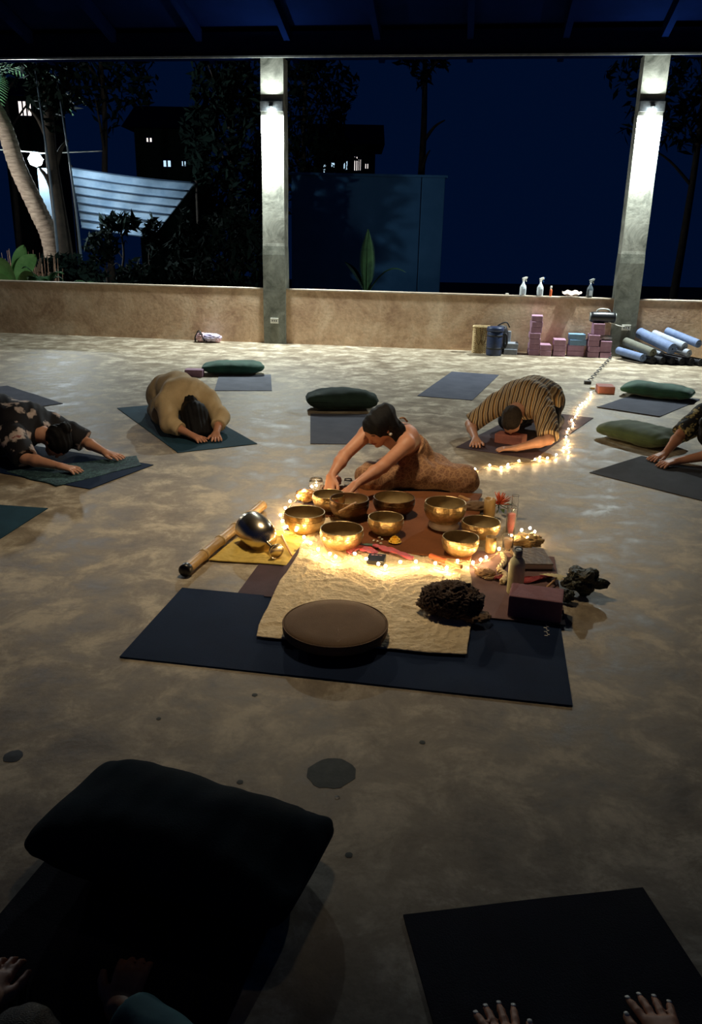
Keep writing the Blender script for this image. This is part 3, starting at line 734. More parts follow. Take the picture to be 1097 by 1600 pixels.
    V, Fc = tube([c - rt * .022 - fw * .008, c - rt * .008, c + rt * .008, c + rt * .022 - fw * .008], [.003, .0055, .0055, .003], 8); mesh('lips', V, Fc, basic('lips', (150, 70, 60), None, .4, bump=0), t)
    V, Fc = lathe([(0, -.013), (.009, -.009), (.013, 0), (.009, .009), (0, .013)], 16); 
    ears = hd + rt * (.078 if rt.y < 0 else -.078) - up * .05
    mesh('earring', V, Fc, M_white, t, loc=ears); mesh('hair_clip', *lathe([(0, -.01), (.01, -.006), (.012, 0), (.01, .006), (0, .01)], 10), M_white, t, loc=bun + Vector((-.02, -.045, .02)))
    return t
bowl_player()
#@@PART3
# ------------------------------------------------------------------ mats
def yoga_mat(label, a, b, length, m, th=.005, z=0.0, wid=None, curl=0, far=True, group=None, side=1):
    """a, b: the ends of one short edge on the floor; the mat runs away from it"""
    d = b - a; d.z = 0; wd = wid or d.length; d.normalize(); n = Vector((-d.y, d.x, 0)) * side
    c = a; yaw = math.atan2(d.y, d.x)
    nx, ny = 14, 36; V = []; Fc = []
    sd = random.Random(label).random() * 50
    def P(u, v, top):
        x = wd * u; y = length * v * side
        zz = th if top else .0008
        e = min(v, 1 - v) * length; q = min(u, 1 - u) * wd
        lift = curl * max(0, 1 - e / .10) ** 2
        zz += lift + .0025 * max(0, noise.noise(Vector((x * 3 + sd, y * 3, sd))))
        rr = .012
        if e < rr and q < rr: pass
        return Vector((x, y, zz))
    for top in (1, 0):
        for j in range(ny + 1):
            for i in range(nx + 1): V.append(P(i / nx, j / ny, top))
    o = (nx + 1) * (ny + 1); K = lambda i, j, t: t * o + j * (nx + 1) + i
    for j in range(ny):
        for i in range(nx):
            Fc.append((K(i, j, 0), K(i + 1, j, 0), K(i + 1, j + 1, 0), K(i, j + 1, 0))); Fc.append((K(i, j, 1), K(i, j + 1, 1), K(i + 1, j + 1, 1), K(i + 1, j, 1)))
    for i in range(nx): Fc.append((K(i, 0, 0), K(i, 0, 1), K(i + 1, 0, 1), K(i + 1, 0, 0))); Fc.append((K(i, ny, 0), K(i + 1, ny, 0), K(i + 1, ny, 1), K(i, ny, 1)))
    for j in range(ny): Fc.append((K(0, j, 0), K(0, j + 1, 0), K(0, j + 1, 1), K(0, j, 1))); Fc.append((K(nx, j, 0), K(nx, j, 1), K(nx, j + 1, 1), K(nx, j + 1, 0)))
    if side < 0: Fc = [f[::-1] for f in Fc]
    o = mesh('yoga_mat', V, Fc, m, None, smooth=False, loc=c + Vector((0, 0, z)), rz=yaw)
    return tag(o, label, 'yoga mat', group)
mm = yoga_mat('large navy yoga mat laid crosswise in front of the singing bowls', G(187, 1028), G(896, 1105), .655, M_mat_navy, .006, wid=1.69)
# little white print near its right end
for k in range(9):
    box('printed_mark', (1.63 + .006 * math.sin(k * 2.1), .615 - k * .012, .0076), (.005 + .004 * (k % 3), .006, .0006), M_white, mm, 0)
def yv(p): p = p.copy(); p.z = 0; return p
# two mats under the bowls, running away from the camera
e0 = yv(G(368, 932)); e1 = e0 + (G(896, 1105) - G(187, 1028)).normalized() * .62
yoga_mat('purple-brown yoga mat under the yellow cloth and the left bowls', e0, e1, 1.45, M_mat_purple, .004, z=.0)
e2 = yv(G(412, 936)) + Vector((0, .01, 0))
yoga_mat('grey-brown yoga mat under the cream cloth, overlapping the purple mat', e2, e2 + (e1 - e0).normalized() * .62, 1.3, M_mat_purple, .004, z=.0055)
e3 = yv(G(640, 958)); e3.z = 0
yoga_mat('mauve yoga mat under the steel bottle and the right bowls', e3, e3 + (e1 - e0).normalized() * .66, .78, rubber('mauve_mat_rubber', (104, 80, 78)), .004, z=.0095)
# others
yoga_mat('dark teal yoga mat under the person in beige linen', G(278, 708), G(402, 694), 1.76, M_mat_teal, .005)
yoga_mat('pale grey yoga mat under the left green bolster', G(335, 611), G(425, 611), 1.0, M_mat_grey)
yoga_mat('grey yoga mat with a bolster at its far end, behind the woman', yv(G(485, 694)), yv(G(485, 694)) + Vector(((G(485, 646) - G(485, 694)).y, -(G(485, 646) - G(485, 694)).x, 0)).normalized() * .61, 1.1, M_mat_slate, wid=.61)
yoga_mat('empty slate grey yoga mat, bare, behind the striped-shirt person', G(652, 619), G(738, 626), 1.68, M_mat_slate)
mf_ = yv(hm_) + dirm * .20; mp_ = Vector((-dirm.y, dirm.x, 0)); a = mf_ - mp_ * .31; b = mf_ + mp_ * .31
yoga_mat('dark yoga mat under the person in the striped shirt', a, b, 1.72, M_mat_purple, wid=.62)
yoga_mat('grey yoga mat under the far right green bolster', G(932, 637), G(1030, 652), 1.15, M_mat_slate, curl=.006)
# right person's mat: corner at left, short edge to the lower right
yoga_mat('charcoal yoga mat under the flowered arms at the right edge', G(1012, 711), G(921, 739), 1.75, M_mat_char, wid=None, side=1) if False else None
ra, rb_ = G(921, 739), G(1012, 711); rd = (G(1045, 770) - ra).length
o = yoga_mat('charcoal yoga mat under the flowered arms at the right edge', G(921, 739), G(1045, 770), .72, M_mat_char, wid=1.7)
# left person's mat and a throw on it
yoga_mat('dark navy yoga mat under the floral-shirt person at the left edge', G(240, 727), G(140, 765), 1.76, M_mat_navy, side=-1)
yoga_mat('blue-grey yoga mat at the left edge behind the floral-shirt person', G(98, 631), G(17, 642), 1.2, M_mat_slate, wid=1.0, side=-1)
yoga_mat('small dark teal mat corner at the left edge below the floral-shirt person', G(75, 795), G(-30, 862), 1.4, M_mat_teal, side=-1)
yoga_mat('near-black yoga mat filling the bottom right corner', G(1004, 1389), G(630, 1432), 1.7, M_mat_dark, wid=.63, side=1) if False else None
a = G(630, 1432); b = G(1004, 1389); dd_ = (b - a).normalized()
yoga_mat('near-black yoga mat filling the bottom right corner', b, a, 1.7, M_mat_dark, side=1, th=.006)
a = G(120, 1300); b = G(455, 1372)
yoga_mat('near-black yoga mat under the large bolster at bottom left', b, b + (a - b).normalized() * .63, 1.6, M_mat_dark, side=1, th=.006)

# ------------------------------------------------------------------ bolsters
def bolster(label, c, L, W, H, yaw, m, seed, z=.006, e=.30, pinch=.20):
    bm = bmesh.new(); bmesh.ops.create_icosphere(bm, subdivisions=6, radius=1); k = 2.0 / e
    for v in bm.verts:
        n_ = v.co.normalized(); q = (abs(n_.x) ** k + abs(n_.y) ** k) ** (1 / k); q = (q ** 2.6 + abs(n_.z) ** 2.6) ** (-1 / 2.6)
        x, y, zz = n_.x * q * L / 2, n_.y * q * W / 2, n_.z * q * H / 2
        qx, qy = min(1, abs(x) / (L / 2)), min(1, abs(y) / (W / 2)); zz *= (1 - pinch * qx ** 4) * (1 - .25 * qy ** 5)
        wv = noise.noise(Vector((x * 4 + seed, y * 9, zz * 6))) * .012 + noise.noise(Vector((x * 16, y * 6 + seed, zz * 14))) * .005 * (1 + 2 * qx ** 3)
        v.co = Vector((x + wv * .5, y + wv * .6, max(.002, zz + wv + H * .47)))
    c = c.copy(); c.z = z
    t = thing('bolster', label, 'bolster', c, yaw)
    from_bm('cushion', bm, m, t, smooth=True); sg = lambda v, p: math.copysign(abs(v) ** p, v)
    # piped seam round the waist
    P = []
    for i in range(64):
        th = 2 * math.pi * i / 64; x = sg(math.cos(th), e) * L / 2; y = sg(math.sin(th), e) * W / 2; q = abs(x) / (L / 2)
        P.append(Vector((x * 1.005, y * 1.005, H * .47 + noise.noise(Vector((x * 4 + seed, y * 9, 0))) * .012)))
    V, Fc = tube(P, .004, 6, closed=True); mesh('piping', V, Fc, m, t)
    return t
def bol_px(label, pl, pr, depth, H, m, seed, z=.006):
    a, b = G(*pl), G(*pr); d = b - a; d.z = 0; L = d.length; d.normalize(); n = Vector((-d.y, d.x, 0))
    return bolster(label, (a + b) / 2 + n * depth / 2, L * 1.04, depth, H, math.atan2(d.y, d.x), m, seed, z)
bol_px('green bolster on the pale grey mat near the left pillar', (317, 588), (411, 588), .32, .15, M_green, 1)
bol_px('dark green bolster behind the head of the bowl-playing woman', (482, 645), (590, 645), .34, .19, M_greend, 2)
bol_px('green bolster on the grey mat at the far right edge', (968, 619), (1076, 631), .32, .15, M_green, 3)
bol_px('olive green bolster lying behind the flowered arms at the right edge', (926, 683), (1026, 709), .40, .15, M_olive, 4, z=.002)
a = G(170, 1330); b = G(470, 1400)
fl_, fr_p, nl_ = G(148, 1188, .15), G(500, 1282, .15), G(10, 1370, .10)
bx_ = (fr_p - fl_); bx_.z = 0; by_ = math.atan2(bx_.y, bx_.x); bp_ = Vector((-bx_.y, bx_.x, 0)).normalized(); bw_ = abs((nl_ - fl_).dot(bp_))
print('bolster', bx_.length, bw_)
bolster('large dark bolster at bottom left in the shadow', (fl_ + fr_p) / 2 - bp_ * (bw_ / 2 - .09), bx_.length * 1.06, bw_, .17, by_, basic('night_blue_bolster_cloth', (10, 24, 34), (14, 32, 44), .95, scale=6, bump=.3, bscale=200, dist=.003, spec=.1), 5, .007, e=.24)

# ------------------------------------------------------------------ blocks
def block(label, c, yaw, m, z=0.0, size=(.225, .15, .075), group=None, up=None):
    bm = bmesh.new(); bx(bm, (0, 0, size[2] / 2), size, None, .008, 2)
    p = c.copy(); p.z = z
    o = from_bm('yoga_block', bm, m, None, loc=p, rz=yaw)
    return tag(o, label, 'yoga block', group)
c0 = G(833, 977); c1 = G(793, 970)
by = math.atan2((G(872, 979) - G(793, 968)).y, (G(872, 979) - G(793, 968)).x)
bd = Vector((math.cos(by), math.sin(by), 0)); bn = Vector((-bd.y, bd.x, 0))
block('large mauve yoga block beside the steel bottle on the navy mat', (G(793, 968) + G(874, 980)) / 2 + bn * .075, by, M_blockr, .015, (.225, .15, .098))
bc = G(785, 702); bc.z = 0
block('pink yoga block under the forehead of the striped-shirt person', hm_ - dirm * .165, ym + math.pi / 2, M_blockpk, .006, (.225, .13, .075))
bc = (G(292, 589) + G(313, 590)) / 2
block('grey-mauve yoga block beside the left green bolster', bc + Vector((0, .07, 0)), 0.0, M_blockp, 0, (.20, .13, .08))
a, b = G(934, 614), G(955, 616)
block('pink yoga block beside the plug of the fairy lights at right', (a + b) / 2 + Vector((.03, .09, 0)), -.12, M_blockpk, 0, (.17, .20, .075))
def stack(px, n, cols, name, out, seed, wdt=.15, z0=0, lab=None, dep=.225):
    s, _ = WS(px, 553); rg = random.Random(seed); z = z0
    for i in range(n):
        ordn = ('lowest', 'second', 'third', 'fourth', 'fifth', 'sixth', 'seventh')[i] if i < n - 1 or n == 1 else 'topmost'
        col = cols[i % len(cols)]; p = WP(s + rg.uniform(-.009, .009), out + rg.uniform(-.01, .01))
        cn = {M_blockp: 'purple', M_blockb: 'blue', M_blockg: 'grey'}[col]
        block(f'{cn} foam yoga block, {ordn} of {name}', p, WA + rg.uniform(-.06, .06), col, z, (wdt, dep, .0755), group=None)
        z += .0765
    return z
stack(833, 7, [M_blockp], 'the tallest purple stack by the wall', .09, 1)
stack(850, 2, [M_blockp], 'the short stack right of the tallest stack', .10, 2)
stack(871, 3, [M_blockp], 'the three-high stack left of the blue blocks', .10, 3, .165)
stack(896, 4, [M_blockp, M_blockp, M_blockb, M_blockb], 'the stack topped with blue blocks', .08, 4, .225, dep=.15)
stack(920, 4, [M_blockp], 'the left column under the speaker', .08, 5, .15)
stack(938, 3, [M_blockp], 'the right column beside the right pillar', .08, 6, .15)
stack(926, 2, [M_blockp], 'the pair under the black speaker', .07, 7, .15, z0=.0765 * 4)
stack(798, 2, [M_blockg], 'the grey stack beside the navy jug', .10, 8, .18)
s_, _ = WS(789, 553)
block('pale grey yoga block standing on end behind the navy jug', WP(s_ + .02, .0), WA, M_blockg, 0, (.10, .05, .30))
# crumpled white cloth on the right column
def crumple(name, label, cat, c, r, m, seed, flat=.6, amp=.4, fr=2.2, parent=None):
    bm = bmesh.new(); bmesh.ops.create_icosphere(bm, subdivisions=4, radius=1)
    for v in bm.verts:
        n_ = v.co.normalized(); q = 1 + amp * (1 - abs(noise.noise(n_ * fr + Vector((seed, 0, 0)))) * 2.2) * .6 + amp * .5 * noise.noise(n_ * fr * 2.6 + Vector((0, seed, 0)))
        v.co = Vector((n_.x * r[0] * q, n_.y * r[1] * q, n_.z * r[2] * q))
    mn = min(v.co.z for v in bm.verts)
    for v in bm.verts: v.co.z -= mn
    o = from_bm(name, bm, m, parent, smooth=True, loc=c)
    return tag(o, label, cat) if label else o
s_, _ = WS(938, 553)
crumple('cloth', 'crumpled white cloth on the block column beside the right pillar', 'cloth', WP(s_, .08, .0765 * 3), (.07, .05, .03), M_white, 3.1)
# speaker
s_, _ = WS(930, 553)
sp = thing('portable_speaker', 'black barrel speaker with a carry handle on the block stack', 'speaker', WP(s_, .09, .0765 * 6), WA)
Rx = Matrix.Rotation(math.pi / 2, 4, 'Y')
V, Fc = lathe([(.0, -.165), (.055, -.165), (.068, -.155), (.072, -.13), (.076, 0), (.072, .13), (.068, .155), (.055, .165), (.0, .165)], 28, Rx)
mesh('barrel', [v + Vector((0, 0, .077)) for v in V], Fc, M_dark, sp)
for s in (-1, 1):
    V, Fc = lathe([(.03, .160), (.056, .166), (.062, .170), (.056, .174), (.03, .1745), (0, .1745)], 24, Matrix.Rotation(s * math.pi / 2, 4, 'Y')); mesh('end_ring', [v + Vector((0, 0, .077)) for v in V], Fc, M_trim, sp)
V, Fc = tube(smooth_path([(-.09, 0, .14), (-.07, 0, .175), (0, 0, .185), (.07, 0, .175), (.09, 0, .14)]), .011, 8); mesh('handle', V, Fc, M_trim, sp)

# ------------------------------------------------------------------ things by the wall
# basket
s_, _ = WS(750, 551); bt = thing('woven_basket', 'tall woven straw basket standing against the wall', 'basket', WP(s_, .12), WA)
M_straw = basic('straw', (190, 164, 118), (226, 204, 158), .8, scale=30, bump=.4)
M_strawd = basic('dark_straw', (110, 84, 50), (130, 100, 62), .85, scale=30, bump=.4)
V = []; Fc = []; nx, ny = 60, 26
for j in range(ny + 1):
    for i in range(nx):
        a = 2 * math.pi * i / nx; sq = 1 / max(abs(math.cos(a)), abs(math.sin(a))) ** .6
        bump_ = .005 * (1 if (i + j) % 2 else -1)
        V.append(Vector((math.cos(a) * (.115 * sq + bump_), math.sin(a) * (.085 * sq + bump_), .36 * j / ny)))
for j in range(ny):
    for i in range(nx): a = j * nx + i; b = j * nx + (i + 1) % nx; Fc.append((a, b, b + nx, a + nx))
Fc.append(tuple(range(nx)))
mesh('weave', V, Fc, M_straw, bt, smooth=False)
P = [Vector((math.cos(a) * .118 / max(abs(math.cos(a)), abs(math.sin(a))) ** .6, math.sin(a) * .088 / max(abs(math.cos(a)), abs(math.sin(a))) ** .6, .362)) for a in [2 * math.pi * i / 40 for i in range(40)]]
mesh('rim', *tube(P, .009, 6, closed=True), M_straw, bt)
rg = random.Random(5); fr_ = []
for i in range(46):
    a = rg.uniform(0, 2 * math.pi); p = P[int(a / (2 * math.pi) * 40) % 40]; q = Vector((p.x * 1.1, p.y * 1.12, .362 - rg.uniform(.02, .06)))
    fr_.append(tube([p, p + Vector((0, 0, .012)) + (q - p) * .5, q], .002, 4))
f_ = mesh('fringe', *join(*fr_), M_straw, bt); f_['kind'] = 'stuff'
for x in (-.03, .03): mesh('carry_strap', *tube(smooth_path([(x - .05, -.09, .36), (x - .03, -.10, .2), (x, -.1, .12), (x + .03, -.10, .2), (x + .05, -.09, .36)]), .005, 6), M_strawd, bt)
# navy jug
s_, o_j = WS(769, 555); M_jug = basic('navy_enamel', (34, 46, 74), (40, 54, 84), .4, bump=0); M_jug2 = basic('black_rubber_band', (20, 22, 30), None, .6, bump=0)
jt = thing('insulated_jug', 'big navy insulated jug with a side handle beside the straw basket', 'jug', WP(s_ + .02, .33), WA)
V, Fc = lathe([(0, 0), (.098, 0), (.105, .008), (.108, .03), (.108, .31), (.10, .325), (0, .328)], 36); mesh('jug_body', V, Fc, M_jug, jt)
V, Fc = lathe([(0, .325), (.112, .325), (.118, .335), (.118, .37), (.108, .385), (.0, .392)], 36); mesh('lid', V, Fc, M_jug, jt)
for z in (.10, .27):
    V, Fc = lathe([(.108, z - .012), (.1115, z - .010), (.1115, z + .010), (.108, z + .012)], 36); mesh('band', V, Fc, M_jug2, jt)
mesh('side_handle', *tube(smooth_path([(.105, -.02, .29), (.15, -.03, .29), (.165, -.035, .20), (.15, -.03, .12), (.105, -.02, .11)]), .013, 8), M_jug2, jt)
# dark bag behind
s_, _ = WS(783, 552)
db = thing('shoulder_bag', 'dark shoulder bag slumped on top behind the navy jug', 'bag', WP(s_ - .02, .11), WA)
V = []; Fc = []
bm = bmesh.new(); bmesh.ops.create_icosphere(bm, subdivisions=4, radius=1)
for v in bm.verts:
    n_ = v.co.normalized(); v.co = Vector((math.copysign(abs(n_.x) ** .7, n_.x) * .10, n_.y * .06, math.copysign(abs(n_.z) ** .6, n_.z) * .19)) * (1 + .1 * noise.noise(n_ * 2.4)); v.co.z += .195
from_bm('bag_body', bm, M_jug2, db, smooth=True)
mesh('bag_strap', *tube(smooth_path([(-.09, 0, .34), (-.03, -.04, .40), (.06, -.03, .43), (.11, 0, .36)]), .009, 6), M_jug2, db)
# tote near the left pillar
s_, o_t = WS(330, 533); M_tote = basic('lilac_canvas', (176, 170, 206), (206, 190, 200), .8, scale=9); M_tpink = basic('pink_canvas', (214, 170, 176), (228, 188, 190), .8, scale=9)
tt = thing('tote_bag', 'lilac and pink tote bag with black handles lying against the wall', 'bag', WP(s_, .13), WA)
crumple('bag_body', None, None, (0.03, 0, 0), (.15, .09, .055), M_tote, 6.2, parent=tt)
crumple('bag_mouth', None, None, (-.10, -.01, 0.0), (.07, .08, .06), M_tpink, 2.2, parent=tt)
crumple('bag_base', None, None, (.14, -.01, 0), (.05, .05, .04), M_tpink, 9.2, parent=tt)
for yy, tz in ((-.08, .15), (-.05, .17)):
    mesh('handle', *tube(smooth_path([(-.17, yy, .012), (-.17, yy, .08), (-.12, yy - .01, tz), (-.06, yy - .02, .11), (-.03, yy - .02, .02)]), .009, 8), M_dark, tt)
# rolled mats at the right
M_rb = basic('blue_roll', (88, 106, 142), (108, 126, 160), .75, scale=14); M_rk = basic('khaki_roll', (92, 94, 84), (108, 108, 96), .8, scale=14); M_rg = basic('grey_roll', (140, 148, 160), (158, 164, 176), .75, scale=14)
axd = (WU * .78 + WN * .62).normalized()
def roll(label, s, out, z, r, m, seed, L=.61):
    t = thing('rolled_mat', label, 'rolled yoga mat', WP(s, out, z + r), math.atan2(axd.y, axd.x))
    # spiral sheet
    turns = 5; n = turns * 26; th = r / (turns + 1.2) * .82; ro = []; ri = []
    for i in range(n + 1):
        a = 2 * math.pi * i / 26; q = r * .2 + (r * .985 - r * .2) * i / n; ro.append((q * math.cos(a), q * math.sin(a))); ri.append(((q - th) * math.cos(a), (q - th) * math.sin(a)))
    V = []
    for x in (-L / 2, L / 2):
        for lst in (ro, ri): V += [Vector((x, p[0], p[1])) for p in lst]
    N = n + 1; Fc = []
    for i in range(n):
        Fc.append((i, i + 1, 2 * N + i + 1, 2 * N + i)); Fc.append((N + i, 3 * N + i, 3 * N + i + 1, N + i + 1))
        Fc.append((i, N + i, N + i + 1, i + 1)); Fc.append((2 * N + i, 2 * N + i + 1, 3 * N + i + 1, 3 * N + i))
    Fc.append((n, N + n, 3 * N + n, 2 * N + n)); Fc.append((0, 2 * N, 3 * N, N))
    mesh('rolled_sheet', V, Fc, m, t, smooth=False)
    return t
def roll_at(label, px, py, out, r, m, seed, L=.61, lift=.0):
    d = ray(px, py); t_ = (W0 + WN * out - CAMP).dot(WN) / d.dot(WN); f = CAMP + d * t_; f.z = max(f.z, r)
    ax = Vector((axd.x, axd.y, 0)).normalized() * math.cos(lift) - Vector((0, 0, math.sin(lift)))
    c = f - ax * L / 2; q = c - W0
    o = roll(label, q.dot(WU), q.dot(WN), c.z - r, r, m, seed, L); o.rotation_euler = (0, lift, math.atan2(axd.y, axd.x)); return o
axd = (WU * .50 + WN * .87).normalized()
roll_at('blue mat roll lying lowest at the left end of the pile by the right pillar', 1005, 559, .62, .056, M_rb, 1, .5, .06)
roll_at('khaki mat roll lying on the leftmost blue roll of the pile', 1021, 551, .60, .062, M_rk, 2, .56, .14)
roll_at('dark roll on the floor under the khaki roll', 1021, 563, .62, .053, M_jug2, 3)
roll_at('pale grey roll tucked between the khaki and big blue rolls', 1034, 553, .50, .045, M_rg, 4, .5, .14)
roll_at('dark roll on the floor under the big blue roll', 1036, 564, .62, .053, M_jug2, 5)
roll_at('biggest pale blue mat roll on top of the pile', 1051, 545, .60, .080, M_rb, 6, .66, .20)
roll_at('dark roll on the floor at the middle of the pile', 1051, 565, .62, .053, M_jug2, 7)
roll_at('dark roll on the floor right of the middle of the pile', 1066, 566, .62, .053, M_jug2, 8)
roll_at('grey-blue roll right of the biggest blue roll', 1070, 541, .52, .058, M_rg, 9, .6, .16)
roll_at('dark roll on the floor near the right frame edge', 1081, 567, .62, .053, M_jug2, 10)
roll_at('slim grey roll with a dark end near the right frame edge', 1077, 552, .60, .052, M_rg, 11, .55, .10)
roll_at('dark floor roll cut by the right frame edge', 1096, 568, .62, .053, M_jug2, 12)
roll_at('blue roll at the right frame edge, back of the pile', 1092, 537, .56, .058, M_rb, 13, .6, .16)
# things on the parapet
M_clear = basic('clear_plastic', (190, 200, 205), (210, 218, 222), .25, bump=0); M_smoke = basic('smoked_plastic', (66, 74, 80), (80, 88, 94), .3, bump=0); M_or = basic('orange_label', (206, 96, 52), (220, 112, 70), .5, bump=0)
M_blue = basic('blue_plastic', (40, 90, 160), None, .4, bump=0)
M_label = basic('grey_label', (150, 156, 160), (166, 170, 174), .5, bump=0)
def on_wall(px, py, out=-.10):
    p = G(px, py, WALL_H) - W0; return WP(p.dot(WU), out, WALL_H)
def spray(label, px, m, top, tipm, h=1.0):
    t = thing('spray_bottle', label, 'spray bottle', on_wall(px, 466), WA + .2)
    V, Fc = lathe([(0, 0), (.040, 0), (.044, .006), (.044, .11), (.038, .13), (.016, .165), (.014, .19), (0, .19)], 24); mesh('bottle', V, Fc, m, t)
    bm = bmesh.new(); bx(bm, (0, -.0455, .06), (.045, .004, .07), None, .0015); from_bm('label', bm, M_label, t)
    bm = bmesh.new(); bx(bm, (0, 0, .20), (.028, .028, .025), None, .005); bx(bm, (.012, 0, .228), (.062, .026, .034), Matrix.Rotation(-.35, 3, 'Y'), .006); from_bm('spray_head', bm, top, t)
    bm = bmesh.new(); bx(bm, (.034, 0, .205), (.010, .016, .042), Matrix.Rotation(-.25, 3, 'Y'), .003); bx(bm, (.046, 0, .243), (.012, .016, .014), None, .002); from_bm('trigger', bm, tipm, t)
spray('clear spray bottle with white head, leftmost on the parapet', 820, M_clear, M_white, M_white)
spray('clear spray bottle with blue trigger on the parapet', 847, M_clear, M_white, M_blue)
spray('smoky dark spray bottle on the parapet beside the right pillar', 923, M_smoke, M_trim, M_trim)
ot = thing('small_bottle', 'small orange bottle with white cap between spray bottle and shell', 'bottle', on_wall(864, 466))
mesh('bottle', *lathe([(0, 0), (.016, 0), (.018, .004), (.018, .085), (.012, .098), (0, .098)], 18), M_or, ot); mesh('cap', *lathe([(0, .096), (.013, .096), (.013, .135), (.009, .14), (0, .14)], 18), M_white, ot)
tag(box('plastic_cap', (0, 0, .012), (.045, .04, .024), M_white, None, .006, loc=on_wall(794, 464), rz=WA), 'small white plastic cap at the left end of the parapet bottles', 'cap')
# clam shell
sh = thing('seashell', 'large fluted white seashell resting open on the parapet', 'shell', on_wall(897, 467, -.085), WA)
def shell_half(tilt, flip):
    V = []; Fc = []; n, k = 60, 12
    for lay in (0, 1):
        for j in range(k + 1):
            r = j / k
            for i in range(n + 1):
                a = math.pi * (-.08 + 1.16 * i / n); rib = .07 * math.sin(a * 7)
                R_ = .13 * r * (1 + .06 * math.cos(a * 7) * r); x = math.cos(a) * R_; y = math.sin(a) * R_ * .62
                z = .055 * r ** 1.6 + rib * .08 * r * 1.6 - lay * .005 + .02 * (1 - r) * 0
                V.append(Vector((x, y * flip, z)))
    o = (n + 1) * (k + 1)
    for j in range(k):
        for i in range(n): a = j * (n + 1) + i; Fc += [(a, a + 1, a + n + 2, a + n + 1), (o + a, o + a + n + 1, o + a + n + 2, o + a + 1)]
    for i in range(n): a = k * (n + 1) + i; Fc.append((a, a + 1, o + a + 1, o + a))
    Mx = Matrix.Translation((0, -.02 * flip, .012)) @ Matrix.Rotation(tilt, 4, 'X'); return [Mx @ v for v in V], Fc
M_shell = basic('shell_white', (190, 170, 154), (208, 192, 178), .5, scale=14)
mesh('shell_half', *shell_half(.25, 1), M_shell, sh); mesh('shell_half', *shell_half(.35, -1), M_shell, sh)
# sponge-like small item already seen as cap; cable from socket to the floor plug
sk = WP(4.91, .03, .40)
plug = G(918, 600)
cab = thing('power_cable', 'coiled power cable running from the right pillar socket to the floor plug', 'cable', yv(plug))
pts = [sk + WU * .03, sk + WU * .05 + WN * .06 - Vector((0, 0, .05)), G(962, 541, .06) + Vector((0, 0, .0)), G(955, 558, .015)]
base_pts = smooth_path(pts, 6); a, b = pts[-1], plug + Vector((0, 0, .02)); n_ = 90; hel = []
sd_ = (b - a).normalized().cross(Vector((0, 0, 1)))
for i in range(n_ + 1):
    t_ = i / n_; q = a.lerp(b, t_); hel.append(q + sd_ * .022 * math.sin(t_ * math.pi * 2 * 9) + Vector((0, 0, abs(.006 * math.cos(t_ * math.pi * 18)))))
mesh('cord', [v - cab.location for v in tube([Vector(p) for p in base_pts] + hel, .0055, 6)[0]], tube(base_pts + hel, .0055, 6)[1], M_cord, cab)
box('plug_box', (0, 0, .018), (.075, .045, .036), M_cord, cab, .006)
w2 = tube(smooth_path([sk + Vector((0, 0, .015)), sk - WU * .09 + WN * .06 + Vector((0, 0, .03)), sk - WU * .2 + WN * .10 + Vector((0, 0, .07)), WP(4.6, .12, .50)]), .007, 6)
tag(mesh('speaker_cable', *w2, M_white), 'short white cable from the pillar socket to the speaker', 'cable')
#@@PART4
# ------------------------------------------------------------------ centre: cloths
TOPZ = .016
def cloth(name, label, cat, cs, m, z, amp, seed, n=110, radial=None, edge=.012, sheet=None):
    """cs: four corners BL, BR, TR, TL on the floor"""
    V = []; Fc = []; cs = [Vector((c.x, c.y, 0)) for c in cs]; o = (cs[0] + cs[1] + cs[2] + cs[3]) / 4
    for lay in (0, 1):
        for j in range(n + 1):
            for i in range(n + 1):
                u, v = i / n, j / n; p = (cs[0].lerp(cs[1], u)).lerp(cs[3].lerp(cs[2], u), v)
                eu = min(u, 1 - u, v, 1 - v)
                p += Vector((noise.noise(Vector((p.x * 5, p.y * 5, seed))), noise.noise(Vector((p.x * 5, p.y * 5, seed + 9))), 0)) * edge * 1.6
                q = Vector((p.x, p.y, 0))
                wv = 0
                wx = q + Vector((noise.noise(q * 5 + Vector((0, 0, seed))), noise.noise(q * 5 + Vector((5, 0, seed))), 0)) * .12
                for f, a_ in ((9, 1.0), (20, .8), (38, .5)):
                    wv += a_ * max(0, 1 - 4.5 * abs(noise.noise(wx * f + Vector((seed * 2, f, 0)))))
                wv += .5 * max(0, 1 - 6 * abs(noise.noise(Vector((wx.x * 20, wx.y * 6, seed)))))
                if radial is not None:
                    r = q - radial; ang = math.atan2(r.y, r.x); wv += 1.3 * max(0, math.sin(ang * 42 + 2 * noise.noise(q * 8))) * max(0, 1 - r.length / .35)
                fade = .35 + .65 * min(1, eu / .05)
                V.append(Vector((p.x, p.y, z + (amp * wv * fade if not lay else -.0) - lay * .001 + (.002 if not lay else 0))) - o)
    N = (n + 1) ** 2
    for j in range(n):
        for i in range(n): a = j * (n + 1) + i; Fc += [(a, a + 1, a + n + 2, a + n + 1), (N + a, N + a + n + 1, N + a + n + 2, N + a + 1)]
    for i in range(n):
        for a, b in ((i, i + 1), (n * (n + 1) + i + 1, n * (n + 1) + i), ((i + 1) * (n + 1), i * (n + 1)), (i * (n + 1) + n, (i + 1) * (n + 1) + n)): Fc.append((a, N + a, N + b, b))
    return tag(mesh(name, V, Fc, m, None, loc=o), label, cat)
cl = cloth('cream_cloth', 'wrinkled cream cotton cloth spread under the front singing bowls', 'cloth', [G(398, 1000), G(730, 1030), G(736, 862), G(505, 790)], M_cream, TOPZ, .0046, 2.0, 170, radial=G(540, 815))
cloth('yellow_cloth', 'yellow cotton cloth under the mirrored chalice and rainstick', 'cloth', [G(326, 878), G(446, 887), G(492, 832), G(385, 832)], M_yellow, .0075, .0032, 5.0, 70)
